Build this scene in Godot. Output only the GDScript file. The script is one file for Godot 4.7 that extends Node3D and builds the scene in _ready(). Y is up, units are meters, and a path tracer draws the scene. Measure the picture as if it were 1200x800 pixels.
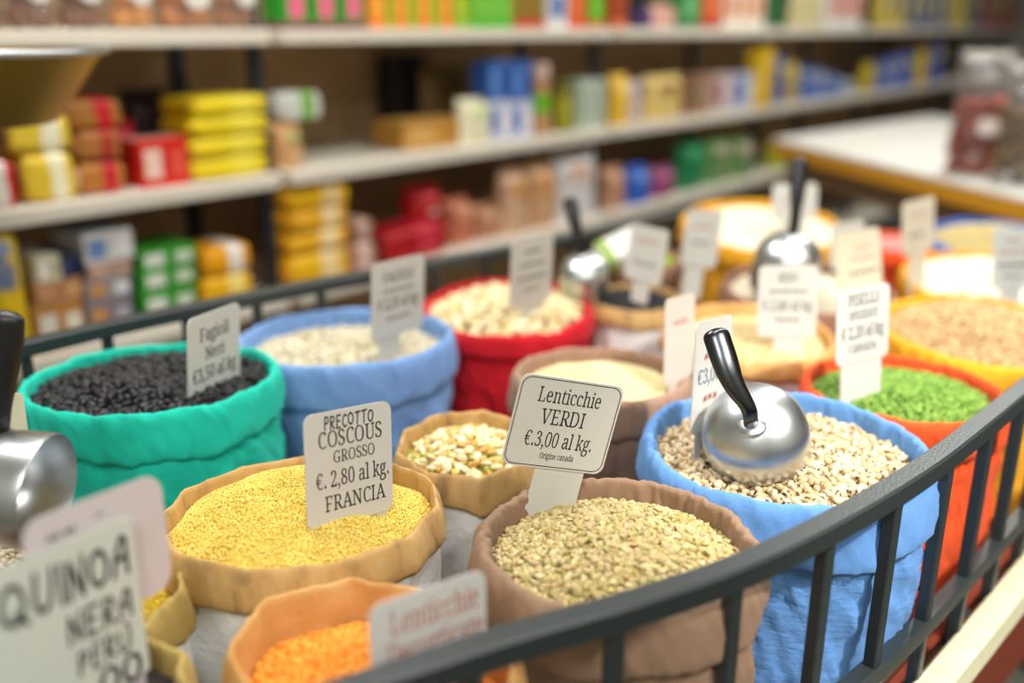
extends Node3D
# Bulk food stand in a grocery shop: sacks of pulses and grains inside a railed island, stocked shelving behind.

var M := {}
var used := {}
var rng := RandomNumberGenerator.new()
var nz := FastNoiseLite.new()
var SH := Basis(Vector3.UP, deg_to_rad(50.0))          # the shelving's own directions: x along it, z out into the shop
var SH0 := Vector3(-0.730, 0.0, -3.042)                # front corner of the shelving at its first post
var FLOOR_STAND := 0.56                                # top of the stand's platform

func _ready() -> void:
	rng.seed = 7
	nz.seed = 11
	nz.noise_type = FastNoiseLite.TYPE_SIMPLEX_SMOOTH
	nz.frequency = 1.0
	# camera
	var cam := Camera3D.new()
	cam.name = "camera"
	add_child(cam)
	cam.position = Vector3(0, 1.5, 0)
	cam.rotation_degrees = Vector3(-18.2813, 0, 0)
	var ca := CameraAttributesPhysical.new()
	ca.frustum_focal_length = 33.6
	ca.frustum_focus_distance = 1.2
	ca.exposure_aperture = 1.1
	cam.attributes = ca
	cam.fov = 39.3076
	cam.near = 0.05
	cam.far = 60.0
	cam.current = true
	# surroundings: a closed shop, so the sky gives nothing
	var we := WorldEnvironment.new()
	we.name = "surroundings"
	var env := Environment.new()
	env.background_mode = Environment.BG_COLOR
	env.background_color = Color(0.02, 0.02, 0.02)
	env.tonemap_mode = Environment.TONE_MAPPER_LINEAR
	env.tonemap_exposure = 0.70
	env.sdfgi_enabled = true
	env.ssao_enabled = true
	env.ssil_enabled = true
	we.environment = env
	add_child(we)
	# lamps of the shop: x, z, turn, energy
	for a in [[0.35, -1.35, 50.0, 3.2], [1.3, -2.6, 50.0, 4.8], [-0.9, -1.95, 50.0, 7.0], [1.5, 0.95, 50.0, 8.5], [-0.45, 1.5, 50.0, 8.5], [2.4, -4.3, 50.0, 9.0], [3.9, -6.6, 50.0, 5.0]]:
		ceiling_light(Vector3(a[0], 3.3, a[1]), a[2], a[3])
	spot_lamp(Vector3(1.55, 3.2, 0.2), Vector3(0.80, 0.7, -1.3), 17.0)
	spot_lamp(Vector3(1.9, 3.2, -0.7), Vector3(1.2, 0.8, -2.3), 5.0)
	materials()
	room()
	shelving()
	stand()
	counter()
	sacks()
	scoops()
	signs()
	packet()
	scale_pan()
	stock()

# ------------------------------------------------------------------ naming
func numbered(called: String) -> String:
	if not used.has(called):
		used[called] = 0
		return called
	used[called] += 1
	return "%s_%03d" % [called, used[called]]

func thing(called: String, label: String, category: String, at := Vector3.ZERO, group := "", kind := "") -> Node3D:
	var o := Node3D.new()
	o.name = numbered(called)
	add_child(o)
	o.position = at
	tag(o, label, category, group, kind)
	return o

func tag(o: Node, label: String, category: String, group := "", kind := "") -> void:
	o.set_meta("label", label)
	o.set_meta("category", category)
	if group: o.set_meta("group", group)
	if kind: o.set_meta("kind", kind)

func part(called: String, mesh: Mesh, mat: Material, parent: Node, at := Vector3.ZERO, label := "") -> MeshInstance3D:
	var o := MeshInstance3D.new()
	o.name = called
	o.mesh = mesh
	o.material_override = mat
	parent.add_child(o, true)
	o.position = at
	if label: o.set_meta("label", label)
	return o

func struct(called: String, mesh: Mesh, mat: Material, label: String, category: String, at := Vector3.ZERO) -> MeshInstance3D:
	var o := part(called, mesh, mat, self, at)
	tag(o, label, category, "", "structure")
	return o

# ------------------------------------------------------------------ mesh building
class MB:
	var v := PackedVector3Array()
	var idx := PackedInt32Array()
	var uv := PackedVector2Array()
	var col := PackedColorArray()
	func add(p: Vector3) -> int:
		v.append(p)
		return v.size() - 1
	func tri(a: int, b: int, c: int) -> void:
		idx.append(a); idx.append(b); idx.append(c)
	func quad(a: int, b: int, c: int, d: int) -> void:
		tri(a, b, c); tri(a, c, d)
	# a flat convex face turned away from the point "inside"
	func face(pts: Array, inside: Vector3) -> void:
		var n: Vector3 = (pts[0] - pts[2]).cross(pts[0] - pts[1])
		var c := Vector3.ZERO
		for p in pts: c += p
		c /= pts.size()
		if n.dot(c - inside) < 0.0:
			pts = pts.duplicate()
			pts.reverse()
		var s := v.size()
		for p in pts: v.append(p)
		for k in range(1, pts.size() - 1): tri(s, s + k, s + k + 1)
	# rows[j][i]; wrap joins the last i to the first
	func grid(rows: Array, wrap := true) -> void:
		var s := v.size()
		var ni: int = rows[0].size()
		for r in rows: v.append_array(r)
		for j in rows.size() - 1:
			for i in (ni if wrap else ni - 1):
				var i2 := (i + 1) % ni
				quad(s + j * ni + i, s + j * ni + i2, s + (j + 1) * ni + i2, s + (j + 1) * ni + i)
	func cap(ring: PackedVector3Array, up: Vector3) -> void:
		var c := Vector3.ZERO
		for p in ring: c += p
		c /= ring.size()
		var flat := []
		for p in ring: flat.append(p)
		face(flat, c - up)
	func mesh() -> ArrayMesh:
		var n := PackedVector3Array()
		n.resize(v.size())
		for t in range(0, idx.size(), 3):
			var a := v[idx[t]]
			var b := v[idx[t + 1]]
			var c := v[idx[t + 2]]
			var f := (a - c).cross(a - b)
			n[idx[t]] += f
			n[idx[t + 1]] += f
			n[idx[t + 2]] += f
		for k in n.size(): n[k] = n[k].normalized() if n[k].length_squared() > 1e-20 else Vector3.UP
		var arr := []
		arr.resize(Mesh.ARRAY_MAX)
		arr[Mesh.ARRAY_VERTEX] = v
		arr[Mesh.ARRAY_NORMAL] = n
		arr[Mesh.ARRAY_INDEX] = idx
		if uv.size() == v.size(): arr[Mesh.ARRAY_TEX_UV] = uv
		if col.size() == v.size(): arr[Mesh.ARRAY_COLOR] = col
		var m := ArrayMesh.new()
		m.add_surface_from_arrays(Mesh.PRIMITIVE_TRIANGLES, arr)
		return m

# box with chamfered edges, standing on y = 0
func add_box(b: MB, c: Vector3, s: Vector3, ch := 0.002, rot := Basis()) -> void:
	ch = minf(ch, minf(s.x, minf(s.y, s.z)) * 0.45)
	var h := s / 2.0
	var P := func(x: float, y: float, z: float) -> Vector3: return c + rot * Vector3(x, y, z)
	for ax in 3:
		for sg: float in [-1.0, 1.0]:
			var pts := []
			for q: Array in [[-1, -1], [1, -1], [1, 1], [-1, 1]]:
				var e := [0.0, 0.0, 0.0]
				e[ax] = sg * h[ax]
				e[(ax + 1) % 3] = q[0] * (h[(ax + 1) % 3] - ch)
				e[(ax + 2) % 3] = q[1] * (h[(ax + 2) % 3] - ch)
				pts.append(P.call(e[0], e[1], e[2]))
			b.face(pts, c)
			# edges along axis ax
		for q: Array in [[-1, -1], [1, -1], [1, 1], [-1, 1]]:
			var pts := []
			for k: Array in [[-1, 0], [1, 0], [1, 1], [-1, 1]]:
				var e := [0.0, 0.0, 0.0]
				e[ax] = k[0] * (h[ax] - ch)
				e[(ax + 1) % 3] = q[0] * (h[(ax + 1) % 3] - (0.0 if k[1] == 0 else ch))
				e[(ax + 2) % 3] = q[1] * (h[(ax + 2) % 3] - (ch if k[1] == 0 else 0.0))
				pts.append(P.call(e[0], e[1], e[2]))
			b.face(pts, c)
	for sx: float in [-1.0, 1.0]:
		for sy: float in [-1.0, 1.0]:
			for sz: float in [-1.0, 1.0]:
				b.face([P.call(sx * h.x, sy * (h.y - ch), sz * (h.z - ch)), P.call(sx * (h.x - ch), sy * h.y, sz * (h.z - ch)), P.call(sx * (h.x - ch), sy * (h.y - ch), sz * h.z)], c)

func box(s: Vector3, ch := 0.002, c := Vector3.ZERO) -> ArrayMesh:
	var b := MB.new()
	add_box(b, c + Vector3(0, s.y / 2.0, 0), s, ch)
	return b.mesh()

# pillow-edged block (a filled packet), standing on y = 0
func soft(s: Vector3, k := 5.0, rough := 0.0, sd := 0, n := 9) -> ArrayMesh:
	var b := MB.new()
	for ax in 3:
		for sg: float in [-1.0, 1.0]:
			var rows := []
			for j in n + 1:
				var row := PackedVector3Array()
				for i in n + 1:
					var e := [0.0, 0.0, 0.0]
					e[ax] = sg
					e[(ax + 1) % 3] = sin((2.0 * i / n - 1.0) * PI / 2.0) * sg
					e[(ax + 2) % 3] = sin((2.0 * j / n - 1.0) * PI / 2.0)
					var p := Vector3(e[0], e[1], e[2])
					var l := pow(pow(absf(p.x), k) + pow(absf(p.y), k) + pow(absf(p.z), k), 1.0 / k)
					p /= l
					var w := 1.0 + rough * nz.get_noise_3d(p.x * 1.4 + sd * 9.0, p.y * 1.4, p.z * 1.4)
					row.append(Vector3(p.x * s.x, p.y * s.y, p.z * s.z) * 0.5 * w + Vector3(0, s.y * 0.5, 0))
				rows.append(row)
			rows.reverse()
			b.grid(rows, false)
	return b.mesh()

# standing pouch: pillow with sealed, finned top and bottom
func pouch(s: Vector3, sd := 0) -> ArrayMesh:
	var b := MB.new()
	var nu := 16
	var nv := 14
	for side: float in [1.0, -1.0]:
		var rows := []
		for j in nv + 1:
			var row := PackedVector3Array()
			var t := float(j) / nv
			for i in nu + 1:
				var q := 2.0 * i / nu - 1.0
				var fill := pow(maxf(0.0, 1.0 - pow(absf(q), 3.0)), 0.6) * pow(maxf(0.0, 1.0 - pow(absf(clampf((t - 0.04) / 0.86, 0.0, 1.0) * 1.75 - 0.75), 4.0)), 0.5)
				var w := s.x * 0.5 * (1.0 - 0.05 * sin(t * PI) + 0.015 * nz.get_noise_2d(t * 4.0, sd * 3.0))
				var d := s.z * 0.5 * fill * (1.0 + 0.22 * nz.get_noise_3d(q * 1.8, t * 2.4, sd * 7.0 + side)) + 0.0015
				row.append(Vector3(q * w, t * s.y * (1.0 + 0.02 * nz.get_noise_2d(q * 2.0, sd)), side * d))
			rows.append(row)
		if side < 0: rows.reverse()
		rows.reverse()
		b.grid(rows, false)
	return b.mesh()

func lathe(profile: Array, segs := 32, at := Vector3.ZERO, rot := Basis()) -> ArrayMesh:
	var b := MB.new()
	add_lathe(b, profile, segs, at, rot)
	return b.mesh()

func add_lathe(b: MB, profile: Array, segs := 32, at := Vector3.ZERO, rot := Basis()) -> void:
	var rows := []
	for p: Vector2 in profile:
		var row := PackedVector3Array()
		for i in segs:
			var th := TAU * i / segs
			row.append(at + rot * Vector3(p.x * cos(th), p.y, p.x * sin(th)))
		rows.append(row)
	b.grid(rows)

func add_tube(b: MB, pts: Array, rad: Array, segs := 12, flat := 1.0) -> void:
	var rows := []
	var up := Vector3(0.13, 0.2, 0.97)
	for k in pts.size():
		var d: Vector3 = (pts[mini(k + 1, pts.size() - 1)] - pts[maxi(k - 1, 0)]).normalized()
		var sx := up.cross(d).normalized()
		var sy := d.cross(sx)
		var row := PackedVector3Array()
		for i in segs:
			var th := TAU * i / segs
			row.append(pts[k] + (sx * cos(th) + sy * sin(th) * flat) * rad[k])
		rows.append(row)
	b.grid(rows)
	var a: PackedVector3Array = rows[0]
	var z: PackedVector3Array = rows[-1]
	b.cap(a, pts[0] - pts[1])
	b.cap(z, pts[-1] - pts[-2])

# ------------------------------------------------------------------ materials
func hexlin(h: String) -> Color:
	return Color(h).srgb_to_linear()

func noise_tex(freq: float, size := 256, normal := false, bump := 4.0, ramp: Gradient = null, oct := 4, sd := 1) -> NoiseTexture2D:
	var n := FastNoiseLite.new()
	n.noise_type = FastNoiseLite.TYPE_SIMPLEX_SMOOTH
	n.frequency = freq
	n.fractal_octaves = oct
	n.seed = sd
	var t := NoiseTexture2D.new()
	t.width = size
	t.height = size
	t.seamless = true
	t.noise = n
	t.as_normal_map = normal
	t.bump_strength = bump
	if ramp: t.color_ramp = ramp
	return t

func ramp(stops: Array) -> Gradient:
	var g := Gradient.new()
	var o := PackedFloat32Array()
	var c := PackedColorArray()
	for s in stops:
		o.append(s[0])
		c.append(Color(s[1]))
	g.offsets = o
	g.colors = c
	return g

func mat(color: String, rough := 0.7, metal := 0.0, normal: Texture2D = null, nscale := 1.0, uv := Vector3.ONE) -> StandardMaterial3D:
	var m := StandardMaterial3D.new()
	m.albedo_color = Color(color)
	m.roughness = rough
	m.metallic = metal
	if normal:
		m.normal_enabled = true
		m.normal_texture = normal
		m.normal_scale = nscale
		m.uv1_triplanar = true
		m.uv1_scale = uv
	return m

func textured(tex: Texture2D, rough := 0.8, normal: Texture2D = null, nscale := 0.6, uv := Vector3.ONE) -> StandardMaterial3D:
	var m := mat("ffffff", rough, 0.0, normal, nscale, uv)
	m.albedo_texture = tex
	m.uv1_triplanar = true
	m.uv1_scale = uv
	return m

var tint := {}
func plain(color: String, rough := 0.45) -> StandardMaterial3D:
	var key := color + str(rough)
	if not tint.has(key): tint[key] = mat(color, rough)
	return tint[key]

func materials() -> void:
	var weave := noise_tex(0.16, 256, true, 3.0, null, 2, 5)
	var crinkle := noise_tex(0.02, 512, true, 9.0, null, 4, 9)
	for a in [["teal", "10c8b0"], ["sky", "7ea6e2"], ["red", "cc0c20"], ["brown", "93765f"], ["blue", "6093d2"], ["orange", "e4501a"], ["yellow", "df9f18"], ["mauve", "a07f6c"], ["royal", "3f6cc0"], ["umber", "8a6450"]]:
		var m := mat(a[1], 0.92, 0.0, weave, 0.55, Vector3(13, 13, 13))
		m.rim_enabled = true
		m.rim = 0.25
		M[a[0]] = m
		var c := mat(a[1], 0.92, 0.0, crinkle, 0.45, Vector3(2.2, 6.0, 2.2))
		c.rim_enabled = true
		c.rim = 0.25
		M[a[0] + "_body"] = c
	M.kraft = textured(noise_tex(0.012, 512, false, 1.0, ramp([[0.0, "7d6a50"], [0.24, "9a7c50"], [0.34, "c39a5e"], [0.6, "cda668"], [1.0, "dab988"]]), 5, 3), 0.72, crinkle, 0.22, Vector3(3.6, 1.5, 3.6))
	M.kraft_orange = textured(noise_tex(0.012, 512, false, 1.0, ramp([[0.0, "b98548"], [0.5, "d29f5c"], [1.0, "deb67c"]]), 5, 4), 0.7, crinkle, 0.22, Vector3(2.5, 2.5, 2.5))
	M.kraft_olive = textured(noise_tex(0.012, 512, false, 1.0, ramp([[0.0, "a98d4a"], [0.5, "bca25c"], [1.0, "ccb470"]]), 5, 6), 0.75, crinkle, 0.22, Vector3(2.5, 2.5, 2.5))
	M.woven_plastic = mat("f2f3f1", 0.5, 0.0, crinkle, 0.5, Vector3(2.0, 3.0, 2.0))
	M.rail = mat("2b3233", 0.42, 0.0, weave, 0.15, Vector3(5, 5, 5))
	M.rail.metallic_specular = 0.55
	M.steel = mat("ccd2d6", 0.34, 1.0, noise_tex(0.01, 256, true, 2.0, null, 2, 8), 0.12, Vector3(6, 6, 6))
	M.dark_steel = mat("54585c", 0.24, 1.0)
	M.black_handle = mat("16171a", 0.35)
	M.pan = mat("c09a48", 0.38, 1.0)
	M.sign = mat("d3d3ce", 0.38)
	M.sign_pink = mat("cfc6c6", 0.38)
	M.sign_paper = mat("ccd2c8", 0.6)
	M.ink = mat("24211f", 0.6)
	M.ink_red = mat("b0604c", 0.6)
	M.ink_blue = mat("4a5a88", 0.6)
	M.ink_pink = mat("c87f78", 0.6)
	M.marker = mat("2a302e", 0.5)
	M.shelf_board = mat("d8d0c2", 0.5)
	M.shelf_post = mat("272d38", 0.5)
	M.back_panel = textured(noise_tex(0.02, 256, false, 1.0, ramp([[0.0, "ab8c66"], [1.0, "bd9d78"]]), 3, 2), 0.85, null, 0.0, Vector3(1, 1, 1))
	M.wall = mat("b9b4aa", 0.9)
	M.ceiling = mat("d8d4ca", 0.9)
	M.tile = textured(noise_tex(0.03, 256, false, 1.0, ramp([[0.0, "6a2f1c"], [1.0, "8a4128"]]), 4, 12), 0.45, null, 0.0, Vector3(2, 2, 2))
	M.grout = mat("5b544a", 0.9)
	M.mat_grey = mat("4c4f47", 0.9, 0.0, weave, 0.6, Vector3(6, 6, 6))
	M.cream_wood = textured(noise_tex(0.03, 256, false, 1.0, ramp([[0.0, "d9d7b0"], [1.0, "ebe8c8"]]), 4, 13), 0.5, null, 0.0, Vector3(1, 9, 9))
	M.platform = mat("5a4028", 0.8)
	M.counter_top = mat("f0efe8", 0.3)
	M.counter_edge = textured(noise_tex(0.02, 256, false, 1.0, ramp([[0.0, "da9418"], [1.0, "eeb134"]]), 4, 14), 0.4, null, 0.0, Vector3(1, 8, 8))
	M.counter_side = mat("7a5c40", 0.7)
	M.film = mat("ffffff", 0.1)
	M.film.albedo_color = Color(1, 1, 1, 0.05)
	M.film.transparency = BaseMaterial3D.TRANSPARENCY_ALPHA
	M.lamp_body = mat("e6e6e2", 0.5)
	M.grain = mat("ffffff", 0.6)
	M.grain.vertex_color_use_as_albedo = true
	M.grain_gloss = mat("ffffff", 0.26)
	M.grain_gloss.vertex_color_use_as_albedo = true

# ------------------------------------------------------------------ lamps
func ceiling_light(at: Vector3, turn: float, energy: float) -> void:
	var t := thing("ceiling_light", "long white ceiling light panel in the shop", "ceiling light", at, "ceiling light panels")
	t.rotation.y = deg_to_rad(turn)
	part("housing", box(Vector3(1.5, 0.08, 0.34), 0.01), mat("e6e6e2", 0.5), t, Vector3(0, 0.01, 0))
	var glow := mat("fffaf0", 0.4)
	glow.emission_enabled = true
	glow.emission = Color("fff4e0")
	glow.emission_energy_multiplier = 1.5
	part("diffuser", box(Vector3(1.44, 0.012, 0.28), 0.003), glow, t, Vector3(0, -0.002, 0))
	var l := AreaLight3D.new()
	l.name = "panel_light"
	l.area_size = Vector2(1.4, 0.26)
	l.light_energy = energy
	l.light_color = Color("fbfaf5")
	l.shadow_enabled = true
	l.area_range = 20.0
	l.area_attenuation = 2.0
	t.add_child(l)
	l.position = Vector3(0, -0.012, 0)
	l.rotation_degrees = Vector3(-90, 0, 0)

func spot_lamp(at: Vector3, to: Vector3, energy: float) -> void:
	var t := thing("spot_lamp", "round white ceiling spot lamp aimed at the sacks", "spot lamp", at, "ceiling spot lamps")
	var d := (to - at).normalized()
	var r := Basis(Quaternion(Vector3.DOWN, d))
	part("stem", lathe([Vector2(0.012, 0), Vector2(0.012, 0.31)], 12), M.get("lamp_body", mat("e6e6e2", 0.5)), t)
	part("shade", lathe([Vector2(0.075, -0.06), Vector2(0.06, 0.04), Vector2(0.03, 0.08), Vector2(0.0, 0.085)], 24, Vector3.ZERO, r), mat("e6e6e2", 0.5), t)
	var glow := mat("fffaf0", 0.4)
	glow.emission_enabled = true
	glow.emission = Color("ffeccc")
	glow.emission_energy_multiplier = 4.0
	part("bulb", lathe([Vector2(0.0, -0.055), Vector2(0.04, -0.05), Vector2(0.06, -0.035), Vector2(0.055, 0.0), Vector2(0.0, 0.02)], 20, Vector3.ZERO, r), glow, t)
	var l := SpotLight3D.new()
	l.name = "spot_light"
	l.light_energy = energy
	l.light_color = Color("fff8f0")
	l.light_size = 0.09
	l.spot_angle = 17.0
	l.spot_angle_attenuation = 0.6
	l.spot_range = 20.0
	l.spot_attenuation = 2.0
	l.shadow_enabled = true
	t.add_child(l)
	l.transform = Transform3D(Basis(Quaternion(Vector3.FORWARD, d)), d * 0.07)

# ------------------------------------------------------------------ the shop
func sh(u: float, y: float, off: float) -> Vector3:
	return SH0 + SH * Vector3(u, y, -off)

func wall_box(called: String, u: float, off: float, size: Vector3, y: float, m: Material, label: String, cat: String) -> void:
	var o := struct(called, box(size, 0.001), m, label, cat, sh(u, y, off))
	o.basis = SH

func room() -> void:
	wall_box("floor", 3.5, -2.4, Vector3(15.0, 0.1, 7.2), -0.1, M.mat_grey, "dull grey shop floor", "floor")
	wall_box("ceiling", 3.5, -2.4, Vector3(15.0, 0.1, 7.2), 3.5, M.ceiling, "pale shop ceiling", "ceiling")
	wall_box("wall_back", 3.5, 0.75, Vector3(15.0, 3.5, 0.1), 0.0, M.wall, "beige wall behind the shelving", "wall")
	wall_box("wall_front", 3.5, -5.85, Vector3(15.0, 3.5, 0.1), 0.0, M.wall, "beige wall across the shop from the shelving", "wall")
	wall_box("wall_left", -3.95, -2.4, Vector3(0.1, 3.5, 7.2), 0.0, M.wall, "beige end wall beside the stand", "wall")
	wall_box("wall_right", 10.95, -2.4, Vector3(0.1, 3.5, 7.2), 0.0, M.wall, "beige far end wall of the shop", "wall")

func shelving() -> void:
	var edges := [-1.75, 0.0, 1.85, 3.5, 5.15, 6.85, 8.9]
	var labels := ["dark steel shelving bay holding biscuits and lemon yellow rusk packs", "dark steel shelving bay holding juice cartons and polenta bags", "dark steel shelving bay holding cereal packs and a blue bag", "dark steel shelving bay holding the falling row of pasta packets", "dark steel shelving bay holding mustard and slate pasta boxes", "dark steel shelving bay at the far end with dark red boxes"]
	for k in 6:
		var u0: float = edges[k]
		var u1: float = edges[k + 1]
		var w := u1 - u0
		var t := thing("shelving_unit", labels[k], "shelving", sh((u0 + u1) / 2.0, 0, 0))
		t.basis = SH
		var board: Material = M.shelf_board
		for y: float in [0.12, 0.655, 1.055, 1.49, 2.05]:
			part("shelf_board", box(Vector3(w - 0.05, 0.045, 0.55), 0.004), board, t, Vector3(0.022, y - 0.045, -0.275))
		part("back_panel", box(Vector3(w, 2.2, 0.02), 0.002), M.back_panel, t, Vector3(0.0, 0.02, -0.595))
		for s: float in ([-1.0, 1.0] if k == 5 else [-1.0]):
			part("post", box(Vector3(0.036, 2.25, 0.042), 0.004), M.shelf_post, t, Vector3(s * w / 2.0 + 0.021, 0, -0.125))
			part("post", box(Vector3(0.05, 2.25, 0.03), 0.004), M.shelf_post, t, Vector3(s * w / 2.0 + 0.021, 0, -0.567))

var loop := [Vector2(-0.57, -0.46), Vector2(-0.32, -0.55), Vector2(-0.12, -0.66), Vector2(0.0, -0.725), Vector2(0.121, -0.782), Vector2(0.233, -0.8455), Vector2(0.363, -0.943), Vector2(0.511, -1.073), Vector2(0.642, -1.206), Vector2(0.766, -1.336), Vector2(0.966, -1.546), Vector2(1.24, -1.82), Vector2(1.55, -2.15), Vector2(1.72, -2.55), Vector2(1.66, -2.95), Vector2(1.35, -3.2), Vector2(0.93, -3.10), Vector2(0.555, -2.807), Vector2(0.277, -2.553), Vector2(0.0, -2.295), Vector2(-0.302, -2.05), Vector2(-0.573, -1.817), Vector2(-0.824, -1.555), Vector2(-0.99, -1.3), Vector2(-1.03, -1.0), Vector2(-0.92, -0.69), Vector2(-0.76, -0.50)]

func outline(step := 8, off := 0.0) -> PackedVector2Array:
	var p := PackedVector2Array()
	var n := loop.size()
	for k in n:
		for s in step:
			p.append(loop[k].cubic_interpolate(loop[(k + 1) % n], loop[(k - 1 + n) % n], loop[(k + 2) % n], float(s) / step))
	if off == 0.0: return p
	var q := PackedVector2Array()
	for k in p.size():
		var d: Vector2 = (p[(k + 1) % p.size()] - p[k - 1]).normalized()
		q.append(p[k] + Vector2(-d.y, d.x) * off)
	return q

# a closed bar of rectangular section that follows the stand's outline
func ring_bar(w0: float, w1: float, y0: float, y1: float, ch: float, open := false) -> ArrayMesh:
	var b := MB.new()
	var sec := [[w1 - ch, y0], [w1, y0 + ch], [w1, y1 - ch], [w1 - ch, y1], [w0 + ch, y1], [w0, y1 - ch], [w0, y0 + ch], [w0 + ch, y0]]
	var lines := []
	for s in sec: lines.append(outline(8, s[0]))
	for e in sec.size():
		var f := (e + 1) % sec.size()
		var r0 := PackedVector3Array()
		var r1 := PackedVector3Array()
		for kk in (lines[0].size() - 5 * 8 if open else lines[0].size()):
			var k: int = (kk + 17 * 8) % lines[0].size()
			var a: Vector2 = lines[e][k]
			var c: Vector2 = lines[f][k]
			r0.append(Vector3(a.x, sec[e][1], a.y))
			r1.append(Vector3(c.x, sec[f][1], c.y))
		b.grid([r1, r0], not open)
	return b.mesh()

func stand() -> void:
	var t := thing("display_stand", "dark railed island stand that holds the open sacks", "display stand")
	# which way the outline's normal points: outwards
	var b := MB.new()
	var inner := outline(4, -0.01)
	var top := PackedVector3Array()
	var bot := PackedVector3Array()
	for p in inner:
		top.append(Vector3(p.x, FLOOR_STAND, p.y))
		bot.append(Vector3(p.x, FLOOR_STAND - 0.03, p.y))
	var tri := Geometry2D.triangulate_polygon(inner)
	for r: PackedVector3Array in [top, bot]:
		for k in range(0, tri.size(), 3):
			b.face([r[tri[k]], r[tri[k + 1]], r[tri[k + 2]]], Vector3(0.3, 0.625, -1.8))
	b.grid([top, bot])
	part("platform", b.mesh(), M.platform, t)
	part("rail", ring_bar(-0.0145, 0.0145, 0.963, 0.991, 0.003, true), M.rail, t)
	part("rail", ring_bar(-0.012, 0.012, 0.706, 0.731, 0.003, true), M.rail, t)
	part("ledge", ring_bar(0.004, 0.046, 0.585, 0.638, 0.004), M.cream_wood, t, Vector3.ZERO, "cream painted wooden ledge")
	part("skirt", ring_bar(-0.05, -0.035, 0.22, 0.575, 0.003), mat("7c3520", 0.6), t, Vector3.ZERO, "red brown skirt board")
	var line := outline(24)
	var run := 0.0
	var due := 0.0
	var bar := box(Vector3(0.017, 0.35, 0.017), 0.002)
	var n := 0
	for k in line.size():
		var a := line[k]
		var c := line[(k + 1) % line.size()]
		run += a.distance_to(c)
		if run >= due:
			due += 0.148
			if k > 12 * 24 and k < 17 * 24: continue
			var o := part("bar", bar, M.rail, t, Vector3(a.x, 0.612, a.y))
			o.rotation.y = -(c - a).angle()
			n += 1
			if n % 6 == 0:
				var leg := part("leg", box(Vector3(0.04, 0.62, 0.04), 0.003), M.rail, t, Vector3(a.x, 0, a.y) * Vector3(0.93, 1, 0.97))
				leg.rotation.y = o.rotation.y

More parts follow.
